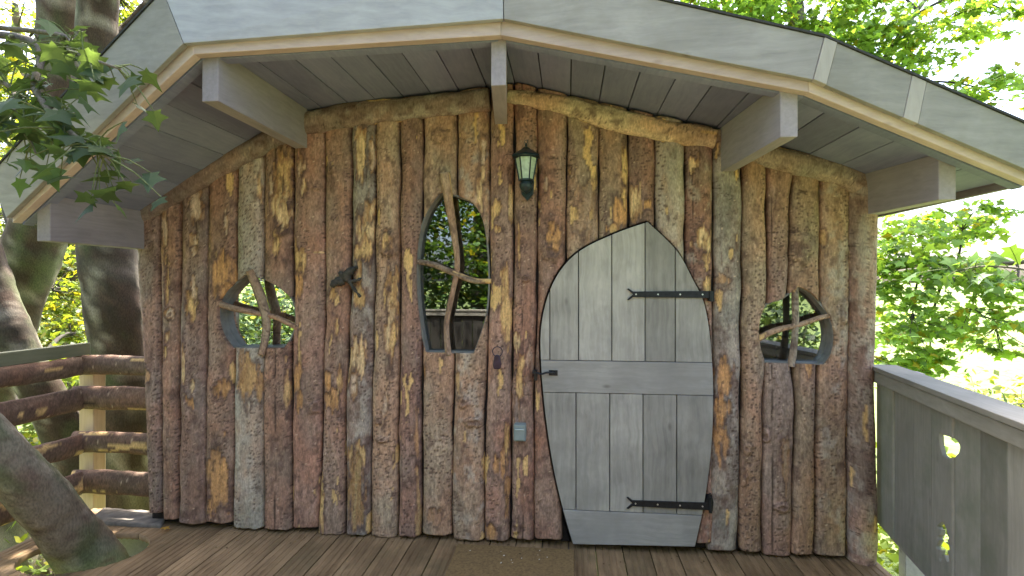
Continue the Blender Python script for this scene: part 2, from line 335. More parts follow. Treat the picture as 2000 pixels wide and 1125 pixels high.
# ------------------------------------------------------------------ bark colours
BROWN = np.array([.255, .170, .128]); PINK = np.array([.285, .182, .140]); TAN = np.array([.325, .235, .168])
GREY = np.array([.320, .275, .225]); RED = np.array([.205, .120, .098]); MAUVE = np.array([.235, .168, .138]); DARK = np.array([.060, .036, .027])
PALE = np.array([.66, .47, .25]); YEL = np.array([.60, .39, .165]); ORA = np.array([.54, .285, .115]); CREAM = np.array([.58, .43, .30])
LICH = np.array([.42, .365, .295])
def bark_colour(X, Z, seed, base, dotty=.5, blotch=.45, grey=.0, peel=.0, patches=(), knots=(), rough=1.0, scuff=1.0):
    """X across, Z along (metres). returns colour and relief (metres, + = outwards)"""
    b = np.asarray(base, float) * np.array([1.14, 1.05, .975]); c = np.broadcast_to(b, X.shape + (3,)).copy(); D = np.zeros(X.shape)
    lo = fbm(X * 14 + seed, Z * 4.0, seed, 4); c = c * (0.74 + 0.52 * lo)[..., None]
    hue = fbm(X * 9, Z * 5 + 40, seed + 3, 3); c = mixc(c, c * np.array([1.06, .96, .91]), ss(.5, .68, hue)); c = mixc(c, c * np.array([.92, 1.02, 1.04]), ss(.5, .3, hue))
    # tone streaks and grain along the stem
    c = c * (0.78 + .44 * fbm(X * 42 + 5, Z * 1.3, seed + 13, 3))[..., None]
    c = c * (0.86 + .28 * fbm(X * 120, Z * 9, seed + 11, 3))[..., None]
    # broad dark scars
    sc = fbm(X * 20, Z * 13 + 5, seed + 21, 5); m = ss(.69 - .16 * blotch, .83 - .16 * blotch, sc); c = mixc(c, DARK * 1.9, m * .66); D -= .0018 * m
    # flaky outer bark
    fl = fbm(X * 95, Z * 34, seed + 101, 3); c = mixc(c, DARK * 1.5, ss(.58, .72, fl) * .42 * rough); c = mixc(c, c * 1.45, ss(.38, .26, fl) * .6 * rough); D += .0035 * rough * (fl - .5)
    fk = fbm(X * 40 + 9, Z * 30, seed + 103, 4); m = ss(.60, .66, fk) * ss(.48, .58, fbm(X * 8, Z * 3, seed + 105, 2)); c = mixc(c, RED * .55, m * .32); D -= .002 * m
    if seed % 3 == 0:                               # a drying split
        xc = X.min() + (.25 + .5 * _h(np.array([seed]), np.array([3]), 1)[0]) * (X.max() - X.min()) + .012 * (fbm(Z * 3, Z * 0, seed + 107, 3) - .5)
        m = ss(.0042, .0012, np.abs(X - xc)) * ss(.40, .50, fbm(Z * 1.1 + 4, Z * 0, seed + 109, 2)); c = mixc(c, DARK * .6, m * .9); D -= .004 * m
    # cross cracks and ring scars
    rz = fbm(X * 5, Z * 22, seed + 31, 3); m = ss(.016, .0, np.abs(rz - .5)) * ss(.52, .62, fbm(X * 16, Z * 6, seed + 33, 2)); c = mixc(c, DARK, m * .8); D -= .002 * m
    # grey lichen
    if grey:
        g = fbm(X * 24, Z * 15, seed + 41, 5); m = ss(.56 - .25 * grey, .78 - .25 * grey, g); c = mixc(c, LICH * (0.75 + .4 * lo)[..., None], m * .6); D += .0008 * m
    # needle scars: dark pocks in loose rows
    if dotty:
        mask = ss(.635 - .24 * dotty, .73 - .24 * dotty, fbm(X * 17 + 3, Z * 2.0, seed + 51, 2))
        d = dots(X / .023, Z / .025, seed + 55, .55 + .3 * dotty); rad = .18 + .14 * fbm(X * 30, Z * 30, seed + 57, 2)
        m = ss(rad + .14, rad - .08, d) * mask; c = mixc(c, DARK * 1.3, m * .8); D -= .0028 * m
        ring = ss(.16, .0, np.abs(d - rad - .13)) * mask; c = mixc(c, b * 1.35, ring * .35); D += .001 * ring
    # pale scuffs
    d = dots(X / .055, Z / .075, seed + 61, .5); m = ss(.085, .03, d) * scuff; c = mixc(c, CREAM * 1.2, m * .6)
    # ragged random peeling
    if peel:
        p = fbm(X * 22, Z * 4.5, seed + 71, 5); m = ss(.735 - .15 * peel, .765 - .15 * peel, p)
        rim = ss(.69 - .15 * peel, .735 - .15 * peel, p) * (1 - m)
        c = mixc(c, RED * .55, rim * .8); pc = YEL * (0.7 + .6 * fbm(X * 160, Z * 8, seed + 73, 3))[..., None]
        c = mixc(c, pc, m); D -= .003 * m
    for k, (x0, z0, rx, rz_, col, st) in enumerate(patches):
        n = fbm(X * 46 + k * 3, Z * 9 + k, seed + 81 + k, 5); n2 = fbm(X * 130, Z * 13, seed + 83 + k, 3)
        f = 1 - np.sqrt(((X - x0) / rx) ** 2 + ((Z - z0) / rz_) ** 2) + 1.9 * (n - .5) + .75 * (n2 - .5)
        m = ss(.0, .16, f); rim = ss(-.42, .0, f) * (1 - m)
        c = mixc(c, RED * .42, rim * .7)
        gr = .60 + .80 * fbm(X * 200, Z * 7, seed + 85 + k, 3)
        pc = mixc(np.broadcast_to(np.array([.30, .165, .085]), X.shape + (3,)), np.asarray(col), ss(.08, .55, f + .5 * (n2 - .5))) * gr[..., None]
        pc = mixc(pc, ORA * .55, ss(.54, .70, fbm(X * 60, Z * 8, seed + 87 + k, 4)) * .7)
        pc = mixc(pc, DARK, ss(.68, .78, fbm(X * 70, Z * 26, seed + 89 + k, 3)) * .7)
        c = mixc(c, pc, m * st * .92); D -= .0048 * m * st; D += .0028 * rim
    for (x0, z0, rx, rz_) in knots:
        d = np.sqrt(((X - x0) / rx) ** 2 + ((Z - z0) / rz_) ** 2) + 1.1 * (fbm(X * 45, Z * 30, seed + 95, 3) - .5)
        D += .016 * ss(1.3, .35, d) - .010 * ss(.55, .1, d)
        rg = ss(.25, .0, np.abs(d - .95)); c = mixc(c, DARK, np.clip(rg * .55, 0, 1)); c = mixc(c, DARK * 2.1, ss(.55, .25, d) * .8)
    D += rough * (.0045 * (fbm(X * 30, Z * 12, seed + 91, 4) - .5) + .003 * (fbm(X * 90, Z * 60, seed + 93, 3) - .5))
    return np.clip(c, .008, .8), D

# ------------------------------------------------------------------ openings in the wall (measured outlines)
def wallpoly(pts, Y=-0.02, n=0):
    P = [un(px, py, Y) for px, py in pts]; P = [(p[0], p[2]) for p in P]
    return P
def smooth_poly(pts, corners, per=4):
    """Catmull-Rom through pts, sharp at the given corner indices"""
    n = len(pts); out = []
    P = [np.array(p, float) for p in pts]
    for i in range(n):
        p1, p2 = P[i], P[(i + 1) % n]
        p0 = p1 if i in corners else P[i - 1]; p3 = p2 if (i + 1) % n in corners else P[(i + 2) % n]
        for k in range(per):
            f = k / per
            out.append(tuple(.5 * (2 * p1 + (p2 - p0) * f + (2 * p0 - 5 * p1 + 4 * p2 - p3) * f * f + (3 * p1 - p0 - 3 * p2 + p3) * f ** 3)))
    return out
def offset(poly, d):
    P = np.array(poly); n = len(P); A = 0.5 * np.sum(P[:, 0] * np.roll(P[:, 1], -1) - np.roll(P[:, 0], -1) * P[:, 1]); s = 1 if A > 0 else -1
    out = []
    for i in range(n):
        e1 = P[i] - P[i - 1]; e2 = P[(i + 1) % n] - P[i]
        n1 = np.array([e1[1], -e1[0]]) / (np.linalg.norm(e1) + 1e-9); n2 = np.array([e2[1], -e2[0]]) / (np.linalg.norm(e2) + 1e-9)
        b = n1 + n2; b /= np.linalg.norm(b) + 1e-9; k = max(.45, b @ n1)
        out.append(tuple(P[i] + s * d * b / k))
    return out
DOOR = smooth_poly(wallpoly([(1265, 432), (1200, 455), (1133, 488), (1093, 528), (1068, 580), (1055, 645), (1056, 720), (1064, 810), (1078, 905), (1097, 990), (1118, 1063),
    (1358, 1068), (1376, 985), (1389, 890), (1394, 790), (1390, 680), (1377, 595), (1354, 545), (1322, 488)], -.05), {0, 10, 11})
WIN_L = smooth_poly(wallpoly([(484, 535), (518, 546), (552, 564), (572, 590), (577, 625), (570, 655), (557, 679), (455, 679), (438, 655), (429, 625), (430, 596), (445, 566)]), {0, 6, 7})
WIN_M = smooth_poly(wallpoly([(859, 376), (893, 382), (925, 398), (944, 430), (953, 490), (955, 560), (948, 625), (926, 690), (831, 688), (820, 630), (813, 550), (817, 470), (833, 415)]), {0, 7, 8})
WIN_R = smooth_poly(wallpoly([(1558, 559), (1583, 572), (1604, 594), (1621, 620), (1629, 655), (1624, 690), (1610, 712), (1494, 708), (1484, 680), (1480, 648), (1484, 618), (1498, 594), (1528, 583), (1545, 570)]), {0, 6, 7})
HOLES = [offset(DOOR, .007), WIN_L, WIN_M, WIN_R]

# ------------------------------------------------------------------ roof profile: x, underside z, overhang
NODE = [(-2.60, 1.685, .63), (-1.52, 2.335, .85), (-.285, 2.455, .63), (.92, 2.135, .72), (1.80, 1.785, .60)]
def prof(x):
    return float(np.interp(x, [n[0] for n in NODE], [n[1] for n in NODE]))
def over(x): return float(np.interp(x, [n[0] for n in NODE], [n[2] for n in NODE]))

HOUSE = empty('treehouse', (-.45, 1.2, 0), 'rustic treehouse clad in upright bark-covered log slabs under a wide grey roof', 'treehouse')

# ------------------------------------------------------------------ log slabs of the front wall
def P_(lst, Y=-.03):
    """patches given as px, py, half sizes in px"""
    out = []
    for (px, py, rx, ry, col, *st) in lst:
        p = un(px, py, Y); k = abs(un(px + 1, py, Y)[0] - p[0]); kz = abs(un(px, py + 1, Y)[2] - p[2])
        out.append((p[0], p[2], rx * k * 1.15, ry * kz * 1.1, col, st[0] if st else 1.0))
    return out
def K_(lst, Y=-.03):
    return [(p[0], p[2], rx / 370, ry / 370) for (px, py, rx, ry) in lst for p in [un(px, py, Y)]]
def log_slab(name, Lp, Rp, ybot, seed, base, depth=.055, holes=HOLES, ztop=None, zbot=None, parent=HOUSE, yback=.03, **kw):
    """Lp / Rp: (py, px) points of the left and right edge"""
    YP = -.02
    zl = [un(px, py, YP) for py, px in Lp]; zr = [un(px, py, YP) for py, px in Rp]
    def fn(pts):
        pts = sorted(pts, key=lambda p: p[2]); return [p[2] for p in pts], [p[0] for p in pts]
    lz, lx = fn(zl); rz, rx = fn(zr)
    xm = .5 * (np.mean(lx) + np.mean(rx))
    zb = un(.5 * (Lp[-1][1] + Rp[-1][1]), ybot, -.045)[2] if zbot is None else zbot
    nc = 22; u = np.linspace(-1, 1, nc); u = np.sign(u) * (1 - (1 - np.abs(u)) ** 1.25)
    hw = .5 * (np.mean(rx) - np.mean(lx))
    zt = np.array([prof(xm + uu * hw) + .022 for uu in u]) if ztop is None else np.full(nc, ztop)
    nr = int((zt.max() - zb) / .0058); v = np.linspace(0, 1, nr)
    Z = zb + v[:, None] * (zt[None, :] - zb)
    wl = (fbm(Z * 5, Z * 0 + 1, seed + 1, 3) - .5) * .024; wr = (fbm(Z * 5, Z * 0 + 1, seed + 2, 3) - .5) * .024
    XL = np.interp(Z, lz, lx) + wl * .75 + .0006; XR = np.interp(Z, rz, rx) + wr * .75 - .0006
    X = .5 * (XL + XR) + u[None, :] * .5 * (XR - XL)
    # irregular saw cut at the foot
    Z = Z + (1 - v[:, None]) ** 40 * .012 * (fbm(X * 25, X * 0, seed + 4, 2) - .5)
    X, Z, q = grid_cut(X, Z, holes)
    c, D = bark_colour(X, Z, seed, base, **kw)
    prf = depth * np.clip(1 - np.abs(u[None, :]) ** 3.8, 0, 1) ** .6
    prf = prf * (1 + .18 * (fbm(Z * 4, Z * 0 + 3, seed + 6, 2) - .5))
    Y = -prf - D * np.clip(prf / depth * 2, 0, 1)
    V = np.stack([X, Y, Z], -1).reshape(-1, 3); C = c.reshape(-1, 3)
    def off(P):
        P = P.copy(); P[:, 1] = yback; return P
    V2, src, Q = skirt(V, q, off)
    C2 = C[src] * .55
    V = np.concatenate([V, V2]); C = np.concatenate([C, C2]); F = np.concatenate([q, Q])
    used = np.unique(F); mp = np.full(len(V), -1); mp[used] = np.arange(len(used))
    V, F, C = V[used], mp[F], C[used]; lab = np.arange(len(V))
    while True:                                    # a slab cut right through by an opening is two pieces
        m = lab[F].min(1); new = lab.copy()
        for k in range(4): np.minimum.at(new, F[:, k], m)
        new = new[new]
        if (new == lab).all(): break
        lab = new
    for l in np.unique(lab):
        vi = np.where(lab == l)[0]
        if len(vi) < 150: continue
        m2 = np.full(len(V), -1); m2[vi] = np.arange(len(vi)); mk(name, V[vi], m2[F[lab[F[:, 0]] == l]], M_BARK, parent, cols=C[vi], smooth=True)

A, B = lambda *p: list(p), None
LOGS = [
 # left edge (py,px), right edge, foot, base, options
 ([(480, 266), (760, 283), (1000, 292)], [(440, 312), (760, 316), (1000, 317)], 1003, MAUVE, dict(dotty=.8, blotch=.4, patches=[(288, 735, 9, 12, ORA, .6)])),
 ([(430, 312), (760, 316), (1000, 318)], [(400, 352), (700, 350), (1010, 348)], 1016, BROWN, dict(dotty=.7, patches=[(327, 560, 6, 45, YEL), (323, 450, 5, 30, CREAM), (330, 612, 9, 10, CREAM), (325, 660, 6, 14, PALE), (324, 690, 5, 14, YEL)], knots=[(333, 615, 10, 12)])),
 ([(400, 353), (700, 352), (1020, 348)], [(370, 405), (700, 403), (1025, 400)], 1024, MAUVE, dict(dotty=.5, blotch=.6, patches=[(385, 400, 13, 34, CREAM), (379, 470, 5, 14, CREAM), (377, 595, 9, 36, YEL), (379, 570, 6, 20, CREAM), (380, 488, 6, 8, CREAM), (359, 720, 4, 40, PALE), (377, 753, 5, 12, PALE), (374, 785, 7, 16, ORA)])),
 ([(370, 406), (700, 404), (1020, 400)], [(330, 463), (700, 458), (1025, 454)], 1022, BROWN, dict(dotty=.3, blotch=.6, peel=.15, patches=[(440, 535, 21, 38, ORA), (443, 572, 16, 16, ORA), (438, 758, 15, 17, ORA), (426, 935, 19, 62, ORA), (443, 430, 3, 26, CREAM)])),
 ([(330, 464), (700, 459), (1030, 454)], [(310, 514), (700, 514), (1030, 513)], 1034, GREY, dict(dotty=.45, blotch=.2, grey=.55, peel=0, patches=[(488, 738, 23, 40, np.array([.46, .27, .11])), (506, 370, 5, 28, PALE)])),
 ([(310, 515), (700, 515), (1030, 515)], [(290, 571), (700, 566), (1030, 569)], 1036, BROWN, dict(dotty=.85, blotch=.6, patches=[(552, 345, 13, 48, YEL), (545, 400, 14, 40, PALE), (558, 420, 7, 30, PALE), (540, 470, 6, 26, YEL), (543, 585, 6, 16, ORA), (559, 760, 4, 50, YEL), (530, 370, 4, 18, CREAM)], knots=[(546, 455, 16, 12)])),
 ([(270, 573), (700, 571), (1030, 571)], [(250, 632), (560, 633), (800, 628), (1030, 621)], 1034, PINK, dict(dotty=.35, blotch=.3, peel=.1, patches=[(587, 320, 8, 26, CREAM), (594, 360, 7, 18, PALE), (583, 510, 13, 32, YEL), (577, 560, 9, 20, ORA), (577, 745, 9, 32, ORA), (582, 790, 6, 22, ORA), (625, 493, 10, 2, PALE)], knots=[(618, 365, 9, 5), (616, 795, 15, 16)])),
 ([(250, 634), (560, 635), (800, 630), (1040, 621)], [(240, 686), (560, 683), (800, 674), (1046, 673)], 1046, BROWN, dict(dotty=.75, blotch=.35, peel=.1, patches=[(652, 575, 5, 11, YEL), (648, 778, 15, 20, ORA), (640, 742, 8, 16, ORA), (664, 740, 5, 22, YEL), (660, 640, 6, 20, YEL), (628, 1000, 7, 40, YEL)], knots=[(648, 330, 10, 12)])),
 ([(240, 688), (560, 686), (800, 676), (1040, 676)], [(230, 733), (560, 730), (800, 724), (1040, 722)], 1046, np.array([.21, .17, .145]), dict(dotty=.25, blotch=.55, grey=.45, peel=.25, patches=[(706, 300, 10, 46, PALE), (727, 310, 4, 36, CREAM), (716, 455, 17, 46, PALE), (724, 410, 6, 24, PALE), (712, 490, 14, 20, YEL), (704, 545, 6, 26, YEL), (703, 585, 8, 22, YEL), (700, 700, 14, 34, PALE), (692, 745, 9, 28, CREAM), (699, 895, 15, 40, YEL), (697, 975, 16, 60, np.array([.36, .24, .11]))])),
 ([(230, 735), (560, 733), (800, 726), (1040, 724)], [(230, 779), (560, 780), (800, 777), (1045, 775)], 1050, TAN, dict(dotty=.25, blotch=.25, peel=.05, patches=[(757, 475, 9, 24, YEL), (767, 600, 8, 70, YEL), (760, 650, 9, 60, PALE, .8), (752, 795, 5, 28, CREAM, .7), (768, 670, 5, 40, YEL)], knots=[(757, 480, 20, 26), (748, 858, 13, 5), (738, 820, 6, 8)])),
 ([(230, 781), (560, 782), (800, 779), (1045, 777)], [(230, 824), (560, 823), (800, 822), (1045, 821)], 1049, np.array([.225, .150, .120]), dict(dotty=.8, blotch=.4, peel=.05, patches=[(814, 850, 3, 60, ORA, .7), (817, 1000, 4, 60, YEL, .8)])),
 ([(225, 826), (560, 825), (800, 824), (1045, 823)], [(220, 893), (560, 890), (800, 884), (1045, 882)], 1048, TAN * .95, dict(dotty=.15, blotch=.4, peel=.1, patches=[(828, 725, 4, 16, YEL), (866, 345, 6, 22, CREAM, .6), (853, 1010, 14, 14, np.array([.36, .2, .12]), .8)], knots=[(858, 265, 18, 16)])),
 ([(220, 895), (560, 893), (800, 886), (1045, 884)], [(210, 956), (560, 955), (800, 946), (1050, 944)], 1056, TAN * .9, dict(dotty=.4, blotch=.35, grey=.18, peel=.05, patches=[(940, 300, 7, 40, CREAM), (938, 375, 6, 40, PALE), (893, 745, 4, 20, YEL, .8)], knots=[(906, 785, 11, 13), (928, 825, 24, 9)])),
 ([(205, 958), (560, 957), (800, 948), (1050, 945)], [(205, 1003), (560, 1002), (800, 998), (1050, 996)], 1058, PINK, dict(dotty=.5, blotch=.3, peel=.1, patches=[(968, 410, 10, 14, YEL), (975, 450, 8, 9, YEL), (996, 400, 5, 38, PALE), (987, 598, 12, 62, YEL), (972, 905, 12, 26, ORA), (990, 860, 5, 34, YEL), (990, 960, 5, 44, ORA), (961, 1036, 17, 17, ORA)])),
 ([(205, 1005), (560, 1003), (800, 1000), (1050, 998)], [(210, 1049), (560, 1048), (800, 1043), (1050, 1042)], 1056, PINK * .98, dict(dotty=.55, blotch=.7, peel=.1, patches=[(1013, 480, 4, 42, YEL), (1011, 670, 8, 18, PALE), (1014, 735, 8, 44, YEL), (1010, 800, 5, 30, MAUVE), (1036, 700, 7, 26, CREAM, .4)], knots=[(1006, 1030, 12, 12), (1028, 545, 8, 6)])),
 ([(215, 1051), (560, 1050), (800, 1045), (1050, 1043)], [(225, 1106), (560, 1105), (800, 1100), (1050, 1098)], 1056, PINK * .95, dict(dotty=.2, blotch=.35, peel=.05, patches=[(1084, 468, 13, 24, ORA), (1078, 445, 6, 12, ORA), (1066, 355, 3, 16, CREAM)], knots=[(1080, 490, 22, 20)])),
 ([(225, 1108), (800, 1108)], [(240, 1169), (800, 1169)], None, TAN * .95, dict(dotty=.3, blotch=.5, peel=.05, patches=[(1114, 335, 6, 16, YEL), (1150, 420, 22, 60, np.array([.29, .2, .14]), .5)])),
 ([(240, 1171), (800, 1171)], [(255, 1227), (800, 1227)], None, TAN * .9, dict(dotty=.3, blotch=.6, peel=.1, patches=[(1221, 330, 6, 36, YEL), (1214, 420, 12, 30, ORA), (1219, 380, 5, 20, YEL), (1195, 447, 9, 10, YEL)])),
 ([(255, 1229), (800, 1229)], [(265, 1279), (800, 1279)], None, np.array([.215, .138, .112]), dict(dotty=.25, blotch=.45, peel=.05, patches=[(1241, 395, 10, 30, PALE, .9), (1266, 400, 6, 10, ORA)])),
 ([(265, 1281), (800, 1281)], [(280, 1337), (800, 1339)], None, GREY * .95, dict(dotty=.3, blotch=.6, grey=.8, peel=.15)),
 ([(280, 1339), (570, 1341), (1040, 1350)], [(290, 1393), (570, 1393), (1040, 1392)], 1062, np.array([.235, .150, .120]), dict(dotty=.2, blotch=.35, grey=.15, peel=.05, patches=[(1356, 322, 8, 18, PALE), (1371, 470, 13, 26, PALE), (1377, 505, 9, 18, YEL), (1381, 556, 7, 14, YEL)])),
 ([(300, 1395), (570, 1395), (800, 1391), (1060, 1381)], [(300, 1448), (570, 1448), (800, 1447), (1070, 1441)], 1078, np.array([.20, .172, .15]), dict(dotty=.3, blotch=.65, grey=.55, peel=.1, patches=[(1414, 740, 15, 34, ORA), (1405, 855, 13, 42, ORA), (1409, 800, 12, 24, ORA), (1414, 547, 10, 8, ORA, .6)])),
 ([(300, 1450), (570, 1450), (800, 1449), (1070, 1443)], [(310, 1497), (570, 1497), (800, 1490), (1070, 1488)], 1078, TAN * .82, dict(dotty=.75, blotch=.3, peel=0, knots=[(1458, 875, 10, 13), (1452, 930, 6, 20)])),
 ([(320, 1499), (570, 1500), (800, 1491), (1080, 1490)], [(330, 1549), (585, 1535), (800, 1553), (1080, 1545)], 1088, MAUVE * 1.08, dict(dotty=.45, blotch=.25, peel=0, patches=[(1535, 890, 8, 50, np.array([.33, .23, .14]), .7)], knots=[(1495, 850, 10, 14), (1528, 990, 16, 8)])),
 ([(330, 1551), (585, 1537), (800, 1555), (1080, 1547)], [(345, 1603), (570, 1602), (800, 1593), (1080, 1591)], 1086, TAN * .82, dict(dotty=.3, blotch=.35, peel=0, patches=[(1580, 725, 6, 16, ORA, .8)], knots=[(1562, 482, 26, 30)])),
 ([(345, 1605), (570, 1604), (800, 1595), (1080, 1593)], [(365, 1661), (570, 1661), (800, 1656), (1080, 1655)], 1089, TAN * .86, dict(dotty=.6, blotch=.35, grey=.1, peel=0, patches=[(1611, 470, 6, 16, YEL, .7)], knots=[(1650, 610, 8, 22)])),
]
for i, (L, R, foot, base, kw) in enumerate(LOGS):
    kw = dict(kw); kw['patches'] = P_(kw.get('patches', [])); kw['knots'] = K_(kw.get('knots', []))
    zb = None
    if foot is None:
        xm = .5 * (wx(L[0][1]) + wx(R[0][1])); zb = 1.2
    log_slab('log_slab', L, R, foot or 800, 100 + 37 * i, base, zbot=zb, depth=.030 + .012 * random.random(), **kw)
# corner post, a full round log
pp = resample([(wx(1686, -.02), .0, -.01), (wx(1683, -.02), .0, .9), (wx(1687, -.02), .0, 1.88)], 330)
V, F, S, T = tube(pp, .066 + .004 * np.sin(np.linspace(0, 9, 330)), 36, .05, 900)
c, D = bark_colour(T * .066, S, 911, MAUVE * 1.05, dotty=.35, blotch=.6, grey=.45, peel=.1)
mk('corner_log', V, F, M_BARK, HOUSE, cols=c, smooth=True)
# broken twig stubs of the whorl on one slab
mb = MB()
for a, b_, r in (((672, 548), (648, 560), 11), ((670, 546), (656, 546), 9), ((676, 545), (692, 524), 12), ((686, 532), (698, 522), 7), ((682, 548), (704, 580), 5), ((680, 549), (706, 543), 4), ((672, 542), (666, 530), 9)):
    p, q = un(*a, -.045), un(*b_, -.062); mb.tube(resample([p, (p + q) / 2 + np.array([random.uniform(-.01, .01), -.008, random.uniform(-.008, .01)]), q], 9), (np.linspace(r, r * .5, 9) + np.array([random.uniform(-1.6, 1.6) for _ in range(9)])) / 400, 8)
M_STUB = plain_mat('dead_twig', (.05, .045, .038), .8, noise=.5)
mb.build('branch_stub', M_STUB, HOUSE, smooth=True)

# backing wall behind the slabs, with the openings
xs = np.linspace(-2.43, 1.50, 400); zz = np.linspace(0, 1, 230)
ZT = np.array([prof(x) + .02 for x in xs]); Xg = np.repeat(xs[None, :], 230, 0); Zg = .01 + zz[:, None] * (ZT[None, :] - .01)
Xg, Zg, q = grid_cut(Xg, Zg, [offset(h, .012) for h in HOLES])
V = np.stack([Xg, np.full(Xg.shape, .018), Zg], -1).reshape(-1, 3)
V2, src, Q = skirt(V, q, lambda P: P + np.array([0, .06, 0]))
V = np.concatenate([V, V2]); F = np.concatenate([q, Q]); used = np.unique(F); mp = np.full(len(V), -1); mp[used] = np.arange(len(used))
mk('wall_lining', V[used], mp[F], M_BACK, HOUSE)
# other walls: boards on the sides and the back, so that the room is dark
def wallboards(x0, y0, x1, y1, n, zt, hole=None, th=.025):
    for k in range(n):
        t0, t1 = k / n, (k + 1) / n
        ax, ay, bx, by = x0 + (x1 - x0) * t0, y0 + (y1 - y0) * t0, x0 + (x1 - x0) * t1, y0 + (y1 - y0) * t1
        d = np.array([-(y1 - y0), x1 - x0]); d = d / np.linalg.norm(d) * (th + .004 * (k % 2))
        zs = [(-.02, zt(ax, ay), zt(bx, by))]
        if hole and hole[0] < (ay + by) / 2 < hole[1]: zs = [(-.02, hole[2], hole[2]), (hole[3], zt(ax, ay), zt(bx, by))]
        for (z0, za, zb_) in zs:
            MB().hexa([(ax, ay, z0), (ax, ay, za), (bx, by, zb_), (bx, by, z0)],
                      [(ax + d[0], ay + d[1], z0), (ax + d[0], ay + d[1], za), (bx + d[0], by + d[1], zb_), (bx + d[0], by + d[1], z0)]).build('wall_board', M_INT, HOUSE)
wallboards(1.51, .085, 1.51, 2.8, 18, lambda x, y: prof(1.51) + .02, (.84, 1.42, .98, 1.66))
wallboards(-2.44, .085, -2.44, 2.8, 18, lambda x, y: prof(-2.44) + .02)
wallboards(-2.41, 2.8, 1.48, 2.8, 26, lambda x, y: prof(x) + .02)
wi = empty('side_window', (1.5, 1.13, .98), parent=HOUSE)
mb = MB()
for (y0, y1, z0, z1) in ((.83, .87, .97, 1.67), (1.38, 1.43, .97, 1.67), (.87, 1.38, .97, 1.02), (.87, 1.38, 1.62, 1.67), (1.235, 1.265, 1.02, 1.62)):
    mb.box(1.455, 1.53, y0, y1, z0, z1)
mb.build('frame', M_RAW, wi)
MB().box(1.488, 1.492, .87, 1.38, 1.02, 1.62).build('pane', M_GLASS, wi)
MB().box(-2.42, 1.5, .085, 2.8, -.03, -.005).build('room_floor', M_INT, HOUSE)
cu = MB(); n = 15
for k in range(n):
    y = .40 + .40 * k / n; cu.hexa([(1.40 + .012 * math.sin(k * 2.1), y, 1.10), (1.40 + .012 * math.sin(k * 2.1), y, 1.62), (1.40 + .012 * math.sin(k * 2.1 + 2.1), y + .40 / n, 1.62), (1.40 + .012 * math.sin(k * 2.1 + 2.1), y + .40 / n, 1.10)],
      [(1.405 + .012 * math.sin(k * 2.1), y, 1.10), (1.405 + .012 * math.sin(k * 2.1), y, 1.62), (1.405 + .012 * math.sin(k * 2.1 + 2.1), y + .40 / n, 1.62), (1.405 + .012 * math.sin(k * 2.1 + 2.1), y + .40 / n, 1.10)])
cu.box(1.40, 1.49, .39, .41, 1.60, 1.63); cu.box(1.40, 1.49, .79, .81, 1.60, 1.63)
tag(cu.build('curtain', M_CURT), 'pale blue curtain hanging inside the treehouse behind the window beside the door hinges', 'curtain')

# ------------------------------------------------------------------ windows: jamb, pane, branches for glazing bars
def branch(name, pts, wpx, Y, seed, parent, base=TAN, **kw):
    P = resample([un(px, py, Y) + np.array([0, dy, 0]) for px, py, dy in pts], 46)
    W = np.interp(np.linspace(0, 1, 46), np.linspace(0, 1, len(wpx)), wpx) / 2 / 372
    V, F, S, T = tube(P, W, 14, .16, seed)
    c, D = bark_colour(T * .015 + seed, S, seed, base, dotty=.3, blotch=.4, peel=.25, **kw)
    return mk(name, V, F, M_BARK, parent, cols=c, smooth=True)
def window(poly, bars, seed):
    P = np.array(poly); wdw = empty('window', (P[:, 0].mean(), 0, P[:, 1].min()), parent=HOUSE)
    n = len(poly); inn = offset(poly, -.005); out = offset(poly, .004)
    V = []; F = []
    for (p, y) in ((out, -.014), (inn, -.014), (inn, .085), (out, .085)): V += [(a[0], y, a[1]) for a in p]
    for r in range(4):
        for i in range(n): F.append((r * n + i, r * n + (i + 1) % n, ((r + 1) % 4) * n + (i + 1) % n, ((r + 1) % 4) * n + i))
    mk('jamb', V, F, M_JAMB, wdw)
    gp = offset(poly, -.003); MB().prism(gp, .046, .050).build('pane', M_GLASS, wdw)
    for k, (pts, wpx, base) in enumerate(bars): branch('branch_bar', pts, wpx, -.012, seed + 31 * k, wdw, base)
    return wdw
window(WIN_L, [([(493, 528, -.03), (507, 575, 0), (520, 620, 0), (519, 655, 0), (514, 692, -.02)], [16, 20, 18, 16, 15], TAN),
               ([(424, 590, -.01), (455, 602, 0), (505, 612, 0), (540, 620, 0), (582, 640, 0)], [14, 13, 11, 11, 13], np.array([.29, .2, .14]))], 3000)
window(WIN_M, [([(872, 340, -.045), (880, 410, -.01), (889, 470, 0), (893, 525, 0), (882, 580, 0), (872, 635, 0), (876, 694, 0)], [20, 17, 13, 11, 11, 11, 14], TAN),
               ([(812, 511, .01), (845, 516, 0), (885, 533, -.004), (925, 548, 0), (960, 549, 0)], [11, 12, 12, 11, 10], np.array([.22, .165, .12]))], 3100)
window(WIN_R, [([(1552, 552, 0), (1554, 610, 0), (1552, 660, 0), (1545, 716, 0)], [13, 12, 12, 15], GREY * .8),
               ([(1478, 662, .0), (1515, 645, .0), (1560, 634, -.004), (1600, 621, 0), (1632, 614, 0)], [14, 11, 10, 10, 10], TAN * .9)], 3200)

